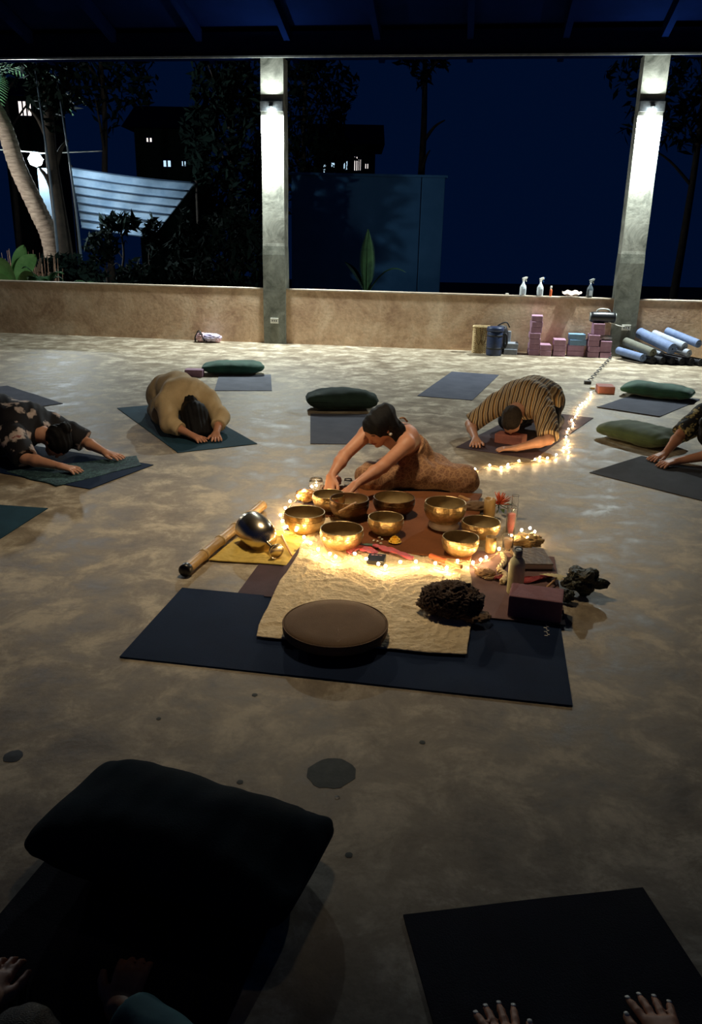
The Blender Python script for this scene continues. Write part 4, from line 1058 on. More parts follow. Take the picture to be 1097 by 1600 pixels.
cloth('brown_cloth', 'smooth dark brown cloth under the middle singing bowls', 'cloth', [G(545, 862), G(735, 884), G(752, 778), G(545, 772)], M_browncl, TOPZ + .012, .0012, 8.0, 60)
cloth('patterned_throw', 'blue-green patterned throw under the hands of the floral-shirt person', 'cloth', [G(90, 761), G(223, 728), G(214, 713), G(10, 738)], floral_mat('teal_print', (22, 52, 62), (74, 112, 116), 26, (40, 80, 86), .5), .006, .002, 11.0, 60)
cloth('small_brown_cloth', 'brown cloth under the bowls at the woman\'s hands', 'cloth', [G(490, 815), G(560, 815), G(570, 765), G(500, 765)], M_browncl, TOPZ + .010, .002, 9.0, 40)
Z1 = TOPZ + .016
# round cushion at the front
cu = thing('round_cushion', 'round dark brown meditation cushion on the edge of the cream cloth', 'cushion', G(524, 1003, 0) + Vector((0, .0, .0145)))
zc_ = .075; cc = G(524, 973, zc_); cu.location = Vector((cc.x, cc.y, .030)); Rc = .212
prof = [(0, 0), (Rc * .9, 0), (Rc * .98, .008), (Rc, .022), (Rc, .032), (Rc * .985, .044), (Rc * .93, .052), (Rc * .7, .057), (Rc * .3, .059), (0, .059)]
V, Fc = lathe(prof, 72); V = [Vector((v.x, v.y, v.z + .003 * noise.noise(v * 6))) for v in V]; mesh('cushion_pad', V, Fc, M_cush, cu)
mesh('piping', *tube([Vector((Rc * .992 * math.cos(a), Rc * .992 * math.sin(a), .046)) for a in [2 * math.pi * i / 72 for i in range(72)]], .003, 6, closed=True), M_cush, cu)
# ------------------------------------------------------------------ singing bowls
def bowl(label, px, py, wpx, m, z=Z1, ht=.5, ring=False, tilt=None, group=None):
    """px, py centre of the mouth, wpx width of the mouth in pixels"""
    c = G(px, py, z + .11); zc = (c - CAMP).dot(FWD); R = wpx / F_PX * zc / 2; H = R * 2 * ht
    c = G(px, py, z + H + (.03 if ring else 0))
    t = thing('singing_bowl', label, 'singing bowl', Vector((c.x, c.y, z + (.03 if ring else 0))), group=group)
    pr = [(0, 0), (R * .40, 0), (R * .55, H * .03), (R * .74, H * .14), (R * .90, H * .34), (R * .98, H * .58), (R * 1.0, H * .80), (R * .985, H * .95), (R * .985, H)]
    rim = [(R * .985, H), (R * .975, H + .003), (R * .95, H + .003), (R * .935, H)]
    pin = [(R * .935, H), (R * .95, H * .8), (R * .93, H * .58), (R * .85, H * .36), (R * .70, H * .18), (R * .5, H * .08), (0, H * .05)]
    mesh('bowl_wall', *lathe(pr, 48, caps=False), m, t); mesh('inner_face', *lathe(pin, 48, caps=False), M_inner, t); mesh('rim', *lathe(rim, 48, caps=False), m, t)
    for zz in (.72, .80):
        rr = R * (1.0 if zz > .75 else .998); mesh('engraved_line', *tube([Vector((rr * math.cos(a), rr * math.sin(a), H * zz)) for a in [2 * math.pi * i / 48 for i in range(48)]], .0012, 5, closed=True), m, t)
    if ring:
        rg_ = thing('ring_cushion', 'padded pale ring cushion under the right rear singing bowl', 'cushion', Vector((c.x, c.y, z)))
        mesh('ring_pad', *tube([Vector((.068 * math.cos(a), .068 * math.sin(a), .019)) for a in [2 * math.pi * i / 40 for i in range(40)]], .019, 12, closed=True), M_shell, rg_)
    return t, Vector((c.x, c.y, z)), R, H
B1 = bowl('large brass singing bowl, leftmost, lit by fairy lights', 476, 800, 65, M_brass, z=.012)
B2 = bowl('wide brass singing bowl at the front left on the cream cloth', 534, 826, 69, M_brass, z=TOPZ + .006, ht=.46)
B3 = bowl('smallest engraved brass singing bowl in the middle', 603, 808, 57, M_brass, z=TOPZ + .016, ht=.48)
B4 = bowl('dark bronze singing bowl right in front of the woman\'s knees', 616, 777, 66, M_bronze, z=TOPZ + .016, ht=.42)
B5 = bowl('polished brass singing bowl resting on a ring cushion', 696, 785, 64, M_brass, z=TOPZ + .016, ring=True)
B6 = bowl('shallow brass singing bowl at the right rear', 752, 815, 62, M_brass, z=.0155, ht=.42)
B7 = bowl('brass singing bowl at the front right of the brown cloth', 720, 839, 59, M_brass, z=.0155 + .012)
B8 = bowl('brass singing bowl under the woman\'s far hand', 514, 772, 52, M_brass, z=.018 + .012, ht=.5)
B9 = bowl('dark bronze singing bowl under the woman\'s near hand', 546, 779, 62, M_bronze, z=.018 + .012, ht=.5)
# ------------------------------------------------------------------ rainstick and chalice
ra_, rb2 = G(288, 892, .032), G(410, 790, .03); v_ = rb2 - ra_; Ls = v_.length
rt_ = thing('rainstick', 'long bamboo rainstick with a black end cap lying beside the yellow cloth', 'rainstick', Vector((ra_.x, ra_.y, 0)))
Mr = Matrix.Translation((0, 0, .032)) @ along(Vector((v_.x, v_.y, 0))).to_4x4()
prof = [(.0, .012)]; 
for i in range(5):
    z0, z1 = .012 + (Ls - .012) * i / 5, .012 + (Ls - .012) * (i + 1) / 5
    prof += [(.029, z0 + .001), (.027, z0 + .012), (.0265, (z0 + z1) / 2), (.0275, z1 - .012), (.030, z1 - .002)]
prof += [(0, Ls)]
mesh('bamboo_tube', *lathe(prof, 24, Mr), M_bamboo, rt_)
mesh('end_cap', *lathe([(0, -.006), (.024, -.006), (.0305, .0), (.0315, .03), (.029, .034), (0, .034)], 24, Mr), M_dark, rt_)
for i in (1, 2, 3, 4):
    z0 = .012 + (Ls - .012) * i / 5; mesh('binding', *lathe([(.0275, z0 - .012), (.0305, z0 - .010), (.0305, z0 + .010), (.0275, z0 + .012)], 24, Mr), M_wire, rt_)
# chalice: mouth up and away left, foot toward lower right
pm, pf = A(394, 821, 4.05), G(432, 866, .045)
pm = G(391, 822, .085); pf = G(432, 862, .05); ax_ = (pm - pf); La = ax_.length
ct = thing('chalice_bowl', 'mirror-polished handled singing chalice lying on the yellow cloth', 'chalice', Vector((pf.x, pf.y, 0)))
Mc = Matrix.Translation((0, 0, pf.z)) @ along(ax_).to_4x4(); k_ = La / .20; Rb = .088
pr = [(.0, .0), (.036, .0), (.040, .004), (.036, .010), (.014, .018), (.009, .030), (.012, .045), (.009, .058), (.013, .068), (.045, .074), (.072, .09), (.086, .118), (.090, .15), (.088, .185), (.086, .20)]
pr = [(r, z * k_) for r, z in pr]
mesh('cup', *lathe(pr + [(r * .96, z) for r, z in reversed(pr[-6:])] + [(0, .086 * k_)], 48, Mc), M_chrome, ct)
rg = []
for i in range(12):
    a = 2 * math.pi * i / 12; rg.append(Mc @ Vector((.030 * math.cos(a), .030 * math.sin(a), -.002)))
bm = bmesh.new()
mesh('foot_ring', *tube([Mc @ Vector((.038 * math.cos(a), .038 * math.sin(a), .003)) for a in [2 * math.pi * i / 36 for i in range(36)]], .004, 8, closed=True), M_chrome, ct)
# wooden stick near chalice
def stick(name, label, cat, a, b, r, m, m2=None, frac=.45):
    d = b - a; t = thing(name, label, cat, Vector((a.x, a.y, 0)))
    Mx = Matrix.Translation((0, 0, a.z)) @ along(d).to_4x4(); L_ = d.length
    mesh('stick_body', *lathe([(0, 0), (r * .9, 0), (r, .003), (r, L_ * (1 - (frac if m2 else 0)) - .002), (0, L_ * (1 - (frac if m2 else 0)))], 16, Mx), m, t)
    if m2: mesh('grip', *lathe([(0, L_ * (1 - frac)), (r * 1.15, L_ * (1 - frac)), (r * 1.2, L_ * (1 - frac) + .004), (r * 1.2, L_ - .004), (r, L_), (0, L_)], 16, Mx), m2, t)
    return t
stick('wooden_striker', 'thin wooden striker lying on the yellow cloth beside the chalice', 'striker', G(456, 868, .02), G(440, 836, .02), .005, M_wood)
M_org = basic('orange_leather', (200, 96, 52), (214, 110, 64), .6, scale=20)
stick('bowl_mallet', 'wooden mallet with orange grip on the cream cloth', 'mallet', G(722, 886, .045), G(672, 868, .045), .011, M_wood, M_org, .5)
stick('wooden_striker', 'short pale wooden striker behind the bowl on the ring cushion', 'striker', G(735, 783, .03), G(718, 776, .03), .012, M_wood)
stick('wooden_striker', 'dark wooden striker resting on the bowl rims by the woman\'s hands', 'striker', G(556, 786, .14), G(530, 800, .14), .008, M_wood)
# ------------------------------------------------------------------ small things among the bowls
def ribbon(label, pts, wd, m, seed, z, name='ribbon'):
    P = smooth_path([G(x, y, z) for x, y in pts], 8); V = []; Fc = []; o = P[0].copy(); o.z = 0; n = 10
    for i, p in enumerate(P):
        t_ = (P[min(i + 1, len(P) - 1)] - P[max(i - 1, 0)]).normalized(); s = t_.cross(Vector((0, 0, 1))); f = i / (len(P) - 1); ww = wd * (.35 + math.sin(math.pi * f) ** .5 * .65)
        for k in range(n + 1):
            u = k / n - .5; V.append(p + s * u * ww + Vector((0, 0, .006 + .006 * math.sin(k * 2.3 + i * .5 + seed))) - o)
    N = len(V); V += [v - Vector((0, 0, .002)) for v in V]
    for i in range(len(P) - 1):
        for k in range(n): a = i * (n + 1) + k; Fc += [(a, a + 1, a + n + 2, a + n + 1), (N + a, N + a + n + 1, N + a + n + 2, N + a + 1)]
    return tag(mesh(name, V, Fc, m, None, loc=o), label, 'ribbon')
ribbon('red-pink silk ribbon lying left of the dark card box', [(543, 865), (560, 857), (580, 862), (588, 866)], .05, M_pink, 1, .036)
ribbon('red-pink silk ribbon trailing right above the dark card box', [(583, 853), (600, 858), (620, 864), (645, 874)], .045, M_pink, 2, .036)
ribbon('dark red scarf end between the bottle and the book', [(772, 905), (790, 902), (812, 908), (840, 905), (862, 900)], .05, basic('dark_red_cloth', (130, 40, 44), (158, 62, 60), .8, scale=20), 4, .02, 'scarf')
crumple('crumpled_napkin', 'small crumpled pink cloth between the two left bowls', 'cloth', G(544, 810, .02), (.036, .028, .028), M_pink, 4.4, amp=.5)
cb = thing('card_box', 'flat black card box lying on the cream cloth by the ribbons', 'box', G(588, 877, TOPZ + .014), -.15)
bm = bmesh.new(); bx(bm, (0, 0, .011), (.085, .10, .020), None, .002); from_bm('box_body', bm, M_dark, cb)
M_pinkprint = basic('pink_print', (220, 150, 160), None, .6, bump=0)
for i in range(3): box('printed_mark', (-.022 + .02 * i, .03, .0213), (.013, .006, .0006), M_pinkprint, cb, 0)
# yellow flower with pebbles
M_yfl = basic('yellow_petals', (232, 184, 50), (244, 204, 80), .7, scale=30)
fl = thing('marigold', 'round yellow marigold head beside white pebbles', 'flower', G(617, 848, Z1))
pet = []; rg = random.Random(8); pm_ = None
for ring_, (rr, nn, zz) in enumerate(((.031, 16, .006), (.024, 13, .014), (.016, 9, .021), (.007, 5, .026))):
    for i in range(nn):
        a = 2 * math.pi * i / nn + ring_ * .4
        if pm_ is None:
            pm_ = mesh('petal', [(-.004, 0, 0), (.004, 0, 0), (.007, .009, .003), (0, .014, .001), (-.007, .009, .003), (0, .006, .005)], [(0, 1, 5), (1, 2, 5), (2, 3, 5), (3, 4, 5), (4, 0, 5)], M_yfl, fl); o = pm_
        else: o = put('petal', pm_.data, None, fl)
        o.location = (rr * math.cos(a) * .7, rr * math.sin(a) * .7, zz); o.rotation_euler = (.5 * ring_, 0, a - math.pi / 2)
mesh('flower_core', *lathe([(0, 0), (.02, 0), (.026, .008), (.02, .02), (0, .027)], 14), M_yfl, fl)
M_peb = basic('white_pebble', (226, 220, 196), (238, 232, 212), .35, bump=0); pb = None
for i, (x, y) in enumerate(((593, 841), (597, 844), (590, 847), (595, 850), (584, 846))):
    c = G(x, y, Z1)
    if pb is None:
        pb = mesh('pebble', *lathe([(0, 0), (.006, .001), (.0085, .004), (.006, .008), (0, .0095)], 12), M_peb, None, loc=c)
    else: pb = put('pebble', pb.data, None, None, loc=c)
    pb.scale = (1, .8, 1); pb.rotation_euler = (0, 0, i)
    tag(pb, ('white pebble at the back of the little pebble group', 'white pebble nearest the marigold, at the right', 'white pebble at the left of the white pebbles', 'white pebble at the front of the pebble group', 'dull pebble lying apart, leftmost beside the green leaf')[i], 'pebble', 'white pebbles beside the marigold')
tag(mesh('leaf', [(-.05, 0, .001), (-.02, .012, .005), (.03, .010, .006), (.05, 0, .003), (.03, -.011, .005), (-.02, -.012, .004), (0, 0, .002)], [(0, 6, 1), (1, 6, 2), (2, 6, 3), (3, 6, 4), (4, 6, 5), (5, 6, 0)], basic('leaf_green', (60, 84, 40), (80, 104, 54), .6), None, loc=G(578, 852, Z1), rz=-.2), 'single green leaf lying left of the white pebbles', 'leaf')
# bamboo cups
def cup(label, px, py, r, h, z=.02):
    t = thing('bamboo_cup', label, 'cup', G(px, py, z)); t.location.z = z
    mesh('cup_wall', *lathe([(0, 0), (r, 0), (r * 1.02, h * .5), (r, h), (r * .84, h), (r * .84, .01), (0, .01)], 28), M_bamboo, t)
cup('taller bamboo cup beside the red flowers at the rear right', 764, 806, .033, .105)
cup('smaller bamboo cup in front of the shallow right rear bowl', 766, 862, .027, .082, z=.018)
# glass candle jars
def glass(name, c=(1, 1, 1)):
    m, nt, b = NT(name); b.inputs['Base Color'].default_value = (*c, 1); b.inputs['Transmission Weight'].default_value = .95; b.inputs['Roughness'].default_value = .05; b.inputs['IOR'].default_value = 1.35; return m
M_glass = glass('clear_glass'); M_wax = basic('red_wax', (206, 60, 70), (220, 80, 86), .5, bump=0, scale=8); M_amber = basic('amber_wax', (210, 150, 90), (222, 164, 104), .5, bump=0); M_violet = basic('violet_wax', (110, 60, 110), None, .5, bump=0)
def jar(label, px, py, r, h, wax, wh, z=.02):
    t = thing('glass_jar', label, 'candle jar', G(px, py, z)); t.location.z = z
    mesh('jar_glass', *lathe([(0, 0), (r, 0), (r, h), (r * 1.06, h + .002), (r * 1.02, h + .006), (r * .93, h + .003), (r * .93, .006), (0, .006)], 28), M_glass, t)
    if wax: mesh('wax', *lathe([(0, .007), (r * .9, .007), (r * .9, wh), (0, wh)], 24), wax, t)
    return t
j1 = jar('tall glass jar holding a red candle beside the fairy lights', 797, 834, .027, .15, M_wax, .115)
jar('low glass jar with amber wax in front of the red candle', 793, 858, .029, .072, M_amber, .045)
jar('empty narrow glass behind the red candle jar', 803, 806, .020, .12, None, 0)
# red flowers bunch
fb = thing('flower_bunch', 'bunch of red coral-like flowers behind the rear bamboo cup', 'flowers', G(779, 800, 0))
M_rfl = basic('coral_petals', (206, 84, 56), (226, 120, 80), .6, scale=30); M_stem = basic('stem_green', (60, 80, 34), (84, 100, 46), .7)
rg = random.Random(4); ps = []; ss = []
for i in range(60):
    a = rg.uniform(0, 6.28); e_ = rg.uniform(.1, 1.4); c = Vector((0, 0, .05)); d = Vector((math.cos(a) * math.cos(e_), math.sin(a) * math.cos(e_), math.sin(e_)))
    ps.append(tube([c + d * .012, c + d * rg.uniform(.05, .085)], [.0045, .002], 5))
f_ = mesh('petals', *join(*ps), M_rfl, fb); f_['kind'] = 'stuff'
for i in range(4):
    a = i * 1.5; mesh('stem', *tube(smooth_path([(0, 0, .05), (.03 * math.cos(a), .03 * math.sin(a), .03), (.09 * math.cos(a), .05 * math.sin(a), .008)]), .0025, 5), M_stem, fb)
for i in range(5):
    a = .4 + i * 1.1; b = Vector((math.cos(a), math.sin(a), 0)); s = Vector((-b.y, b.x, 0)); V = [b * .03 + Vector((0, 0, .03)), b * .07 + s * .016 + Vector((0, 0, .045)), b * .12 + Vector((0, 0, .03)), b * .07 - s * .016 + Vector((0, 0, .045)), b * .07 + Vector((0, 0, .036))]
    mesh('leaf', V, [(0, 4, 1), (1, 4, 2), (2, 4, 3), (3, 4, 0)], M_stem, fb)
# dark satchel behind the ring bowl
crumple('dark_pouch', 'dark cloth pouch between the ring-cushion bowl and bamboo cup', 'pouch', G(742, 802, .0), (.075, .05, .035), M_cush, 7.7, amp=.25)
# glass globes at the far left of the bowls
def hoop(label, px, py, r, z, tiltz):
    t = thing('glass_goblet', label, 'glass', G(px, py, 0.012)); t.location.z = .012
    pr = [(0, 0), (r * .5, 0), (r * .85, r * .45), (r, r * 1.0), (r * .92, r * 1.5), (r * .8, r * 1.9), (r * .77, r * 1.9), (r * .89, r * 1.5), (r * .96, r), (r * .8, r * .48), (0, .006)]
    mesh('glass_wall', *lathe(pr, 28), M_glass, t)
    mesh('rim', *tube([Vector((r * .785 * math.cos(a), r * .785 * math.sin(a), r * 1.9)) for a in [2 * math.pi * i / 28 for i in range(28)]], .002, 6, closed=True), M_glass, t)
hoop('round clear glass lit by fairy lights left of the woman\'s hand', 494, 770, .048, 0, 0)
hoop('small clear glass between the woman\'s two arms', 544, 762, .03, 0, 0)
crumple('crystal_cluster', 'rough orange crystal cluster beside the leftmost bowls', 'crystal', G(478, 785, .0), (.05, .035, .03), basic('amber_crystal', (214, 150, 80), (236, 184, 120), .3, scale=20), 1.7, amp=.7, fr=3)
crumple('crystal_cluster', 'pale pink crystal between the woman\'s arms', 'crystal', G(524, 762, .01), (.03, .025, .03), basic('rose_crystal', (226, 170, 150), (236, 190, 170), .3, scale=20), 2.9, amp=.7, fr=3)
# crystals and driftwood right of the jars
crumple('driftwood', 'knobbly pale driftwood piece under the fairy lights at the right', 'driftwood', G(822, 856, .0), (.07, .04, .028), basic('driftwood', (196, 160, 104), (214, 180, 124), .7, scale=20, stretch=(1, 6, 1)), 5.7, amp=.6, fr=2.5)
stick('palo_santo_stick', 'short pale incense wood stick in front of the driftwood', 'stick', G(800, 858, .02), G(832, 862, .02), .008, M_wood)
# steel bottle
bt_ = thing('steel_bottle', 'pale green metal water bottle standing beside the mauve block', 'bottle', G(804, 926, .0145)); bt_.location.z = .0145; M_bot = basic('sage_enamel', (216, 214, 172), (228, 226, 186), .45, scale=60, bump=.1)
mesh('bottle_body', *lathe([(0, 0), (.034, 0), (.037, .004), (.037, .140), (.033, .158), (.020, .176), (.017, .181), (0, .181)], 36), M_bot, bt_)
mesh('bottle_cap', *lathe([(.0, .179), (.019, .179), (.020, .183), (.020, .209), (.016, .213), (0, .213)], 24), M_house, bt_)
mesh('cap_loop', *tube([Vector((.017 * math.cos(a), 0, .213 + .012 * math.sin(a))) for a in [math.pi * i / 12 for i in range(13)]], .0035, 6), M_house, bt_)
# book
bk = thing('book', 'thick brown embossed book lying behind the steel bottle', 'book', G(834, 890, 0.0), .02); M_bkc = basic('embossed_leather', (78, 60, 40), (116, 92, 62), .6, scale=30, bump=.8, bscale=45, dist=.008); M_page = basic('book_pages', (210, 196, 170), (222, 210, 186), .8, scale=60, stretch=(1, 1, 20))
bm = bmesh.new(); bx(bm, (0, .06, .0475), (.165, .215, .005), None, .002); from_bm('front_cover', bm, M_bkc, bk)
bm = bmesh.new(); bx(bm, (0, .06, .0185), (.165, .215, .005), None, .002); from_bm('back_cover', bm, M_bkc, bk)
bm = bmesh.new(); bx(bm, (.002, .06, .033), (.155, .205, .024), None, .001); from_bm('page_block', bm, M_page, bk)
bm = bmesh.new(); bx(bm, (-.083, .06, .033), (.006, .215, .033), None, .002); from_bm('spine', bm, M_bkc, bk)
# woven fan
fn = thing('hand_fan', 'yellowish palm-leaf fan with a stick handle behind the mauve block', 'fan', G(868, 915, .0), 0); M_palm = basic('dry_palm', (176, 156, 96), (200, 182, 122), .7, scale=20); bl_ = None
hub_ = Vector((-.01, -.03, .05))
for i in range(13):
    a = math.radians(-75 + i * 12.5)
    if bl_ is None: bl_ = mesh('fan_blade', [(-.003, 0, 0), (.003, 0, 0), (.010, .07, .003), (0, .11, 0), (-.010, .07, .003), (0, .05, .006)], [(0, 1, 5), (1, 2, 5), (2, 3, 5), (3, 4, 5), (4, 0, 5)], M_palm, fn); o = bl_
    else: o = put('fan_blade', bl_.data, None, fn)
    o.location = hub_ + Vector((0, 0, .0006 * i)); o.rotation_euler = (-.22, 0, a - .7)
mesh('fan_handle', *tube([hub_ + Vector((.02, .045, -.012)), hub_ + Vector((-.055, -.075, -.012))], [.004, .006], 8), M_wood, fn)
# rock
def rock(label, c, r, seed, m, name='rock'):
    bm = bmesh.new(); bmesh.ops.create_icosphere(bm, subdivisions=4, radius=1)
    for v in bm.verts:
        n_ = v.co.normalized(); q = 1 + .55 * noise.noise(n_ * 1.5 + Vector((seed, 0, 0))) + .22 * noise.noise(n_ * 3.2 + Vector((seed, 1, 0))) + .12 * noise.noise(n_ * 6 + Vector((0, seed, 0)))
        v.co = Vector((n_.x * r[0] * q, n_.y * r[1] * q, n_.z * r[2] * q))
    mn = min(v.co.z for v in bm.verts)
    for v in bm.verts: v.co.z = v.co.z - mn
    return tag(from_bm(name, bm, m, None, smooth=False, loc=c), label, 'rock')
M_rock = basic('dark_mineral', (14, 18, 14), (60, 64, 46), .45, scale=24, bump=.8)
rock('jagged dark green rock at the right end of the display', G(908, 930, 0), (.085, .065, .06), 2.3, M_rock)
rock('small dark rock between the mauve block and the big rock', G(884, 942, 0), (.03, .03, .025), 4.3, M_rock)
# braided cord
P1 = [(785, 868), (788, 880), (780, 892), (790, 902), (784, 912)]
def braid(label, pts, r, m, z):
    P = smooth_path([G(x, y, z) for x, y in pts], 14); parts = []
    for ph in (0, 2.1, 4.2):
        Q = []
        for i, p in enumerate(P):
            t_ = (P[min(i + 1, len(P) - 1)] - P[max(i - 1, 0)]).normalized(); s = t_.cross(Vector((0, 0, 1))); a = i * .55 + ph
            Q.append(p + s * math.cos(a) * r + Vector((0, 0, math.sin(a) * r + r)))
        parts.append(tube(Q, r * .75, 6))
    V, Fc = join(*parts); o = Vector((P[0].x, P[0].y, 0))
    tag(mesh('braided_cord', [v - o for v in V], Fc, m, None, loc=o), label, 'cord')
braid('thick braided cream cord beside the low glass jar', P1, .009, M_cream, .018)
braid('thin braided cord of a pouch right of the front right bowl', [(742, 888), (752, 900), (764, 905), (776, 902), (788, 898)], .004, M_wire, .02)
crumple('lace_pouch', 'small brown lace pouch right of the cream cloth', 'pouch', G(758, 900, .012), (.045, .04, .014), basic('lace_brown', (140, 100, 66), (190, 150, 104), .8, scale=40, bump=.8), 3.3, amp=.3, fr=3)
# curly dark bundle
def ruffle():
    c = G(703, 962, 0); c.z = .026
    t = thing('ruffled_bundle', 'dark brown ruffled bundle of fabric on the right of the cream cloth', 'fabric bundle', c)
    M_r = basic('brown_plush', (66, 48, 36), (98, 74, 56), .9, scale=40, bump=.8, bscale=160, sheen=.2)
    bm = bmesh.new(); bmesh.ops.create_icosphere(bm, subdivisions=6, radius=1)
    for v in bm.verts:
        n_ = v.co.normalized(); q = 1 + .16 * noise.noise(n_ * 2 + Vector((3, 0, 0)))
        w_ = n_ * 3.4 + noise.noise_vector(n_ * 2.4) * 1.6
        q += .22 * (1 - 3.2 * abs(noise.noise(w_))) + .08 * (1 - 3.2 * abs(noise.noise(w_ * 2.2)))
        v.co = Vector((n_.x * .118 * q, n_.y * .095 * q, max(n_.z * .062 * q, -.05)))
    for v in bm.verts: v.co.z += .05
    from_bm('bundle_core', bm, M_r, t, smooth=True)
    # ruffled edges wandering over the core
    rg = random.Random(11)
    for s in range(7):
        a0 = rg.uniform(0, 6.28); P = []; n = 90
        for i in range(n):
            a = a0 + i / n * 3.6; e_ = .25 + .55 * math.sin(i / n * 3.14 + s) ; d = Vector((math.cos(a) * math.cos(e_), math.sin(a) * math.cos(e_), abs(math.sin(e_))))
            P.append((Vector((d.x * .115, d.y * .092, d.z * .062 + .045)), d))
        V = []; Fc = []
        for i, (p, d) in enumerate(P):
            tt_ = (P[min(i + 1, n - 1)][0] - P[max(i - 1, 0)][0]).normalized(); sd = tt_.cross(d)
            wv = math.sin(i * .95) * .011 + math.sin(i * .41 + s) * .006
            V += [p * .96, p + d * .010 + sd * wv * .5, p + d * .022 + sd * wv, p + d * .022 + sd * (wv + .003), p + d * .010 + sd * (wv * .5 + .004)]
        for i in range(n - 1):
            for k in range(4): a = i * 5 + k; Fc.append((a, a + 1, a + 6, a + 5))
        mesh('ruffle', V, Fc, M_r, t)
ruffle()
crumple('tail_of_fabric', 'dark fabric tail hanging right of the ruffled bundle', 'fabric', G(742, 975, .0) + Vector((0, 0, .016)), (.055, .05, .018), M_cush, 8.4, amp=.35)
# ------------------------------------------------------------------ fairy lights
def fairy(label, pts, nb, seed, zz=.02, up_=(.010, .030)):
    P = smooth_path([G(x, y, z if z is not None else zz) for x, y, z in [(q + (None,))[:3] for q in pts]], 16); o = Vector((P[0].x, P[0].y, 0)); rg = random.Random(seed)
    P = [p + Vector((rg.uniform(-.004, .004), rg.uniform(-.004, .004), abs(rg.uniform(0, .004)))) for p in P]
    t = thing('fairy_lights', label, 'fairy lights', o)
    V, Fc = tube(P, .0016, 5); mesh('wire', [v - o for v in V], Fc, M_wire, t)
    ln = [0]; 
    for a, b in zip(P, P[1:]): ln.append(ln[-1] + (b - a).length)
    for i in range(nb):
        d = ln[-1] * (i + .5 + rg.uniform(-.2, .2)) / nb; k = max(j for j in range(len(ln)) if ln[j] <= d); k = min(k, len(P) - 2)
        p = P[k].lerp(P[k + 1], (d - ln[k]) / max(1e-6, ln[k + 1] - ln[k])) - o + Vector((rg.uniform(-.012, .012), rg.uniform(-.012, .012), rg.uniform(*up_)))
        global ME_BULB
        if ME_BULB is None:
            b_ = mesh('bulb', *lathe([(0, -.0075), (.005, -.006), (.0075, 0), (.005, .006), (0, .0075)], 8), M_bulb, t); ME_BULB = b_.data
        else: b_ = put('bulb', ME_BULB, None, t)
        b_.location = p
ME_BULB = None
fairy('string of warm fairy lights crossing the bare floor from the plug to the woman',
      [(925, 612), (918, 626), (908, 632), (903, 645), (896, 655), (893, 668), (884, 680), (888, 690), (882, 702), (890, 708), (872, 712), (858, 718), (845, 715), (826, 722, .03), (800, 724), (785, 732), (770, 728), (745, 735), (728, 732), (712, 738), (698, 735)], 32, 2, .009, (.005, .012))
fairy('string of warm fairy lights around the left bowls and across the cream cloth',
      [(500, 762, .03), (482, 768, .06), (470, 777, .05), (462, 783, .03), (452, 792, .03), (441, 806, .02), (440, 822, .02), (446, 834, .02), (466, 838, .03), (484, 856, .035), (498, 864, .035), (514, 876, .036), (530, 880, .036), (553, 872, .036), (572, 882, .036), (588, 886, .036), (600, 893, .036), (622, 887, .036), (642, 885, .036), (668, 882, .036), (690, 892, .036), (712, 886, .036), (728, 878, .036), (742, 884, .03), (756, 877, .02), (766, 874, .02), (780, 863, .02), (790, 850, .03), (806, 842, .04), (812, 832, .06), (825, 836, .05), (832, 832, .05), (826, 846, .04), (812, 848, .04)], 34, 5)
pl_ = thing('usb_plug', 'small yellow-lit plug at the start of the floor fairy lights', 'plug', G(926, 608, 0)); box('plug_body', (0, 0, .012), (.045, .03, .022), basic('ivory_plastic', (222, 200, 130), None, .4, bump=0), pl_, .004); box('plug_tip', (-.028, 0, .012), (.014, .016, .01), M_trim, pl_, .001)
#@@PART5
# ------------------------------------------------------------------ garden beyond the parapet
M_bark = basic('palm_bark', (150, 136, 122), (208, 192, 172), .85, scale=5, bump=.8, stretch=(1, 1, 6)); M_barkd = basic('dark_bark', (44, 40, 34), (66, 58, 48), .9, scale=8, bump=.6)
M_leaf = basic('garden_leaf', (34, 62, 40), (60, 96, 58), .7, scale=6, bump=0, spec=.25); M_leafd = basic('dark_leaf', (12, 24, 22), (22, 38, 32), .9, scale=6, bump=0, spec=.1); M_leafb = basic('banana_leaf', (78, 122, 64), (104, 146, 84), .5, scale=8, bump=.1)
M_steel = basic('painted_post', (72, 92, 108), (84, 104, 120), .5, scale=6)
# lamp on a post
lp = A(62, 250, 17.2)
gl = thing('garden_lamp', 'bright white lamp on a pale post in the garden at far left', 'lamp', Vector((lp.x, lp.y, -.25)))
hz = lp.z + .25
box('post', (0.07, 0, hz / 2 - .1), (.22, .16, hz - .1), M_steel, gl, .01)
mesh('bulb', *lathe([(0, -.14), (.10, -.10), (.14, 0), (.08, .09), (0, .11)], 20), emis('garden_bulb', (.88, .97, 1), 60), gl, loc=(0, -.22, hz))
mesh('bulb_holder', *lathe([(0, .05), (.05, .05), (.06, .12), (0, .14)], 16), M_house, gl, loc=(0, -.22, hz))
box('arm', (0.0, -.08, hz + .12), (.05, .32, .04), M_steel, gl, .004)
ld = bpy.data.lights.new('garden_light', 'POINT'); ld.energy = GARDEN_W; ld.color = (.80, .93, 1); ld.shadow_soft_size = .09
lo = bpy.data.objects.new('garden_light', ld); C.objects.link(lo); lo.parent = gl; lo.location = (0, -.42, hz - .02)
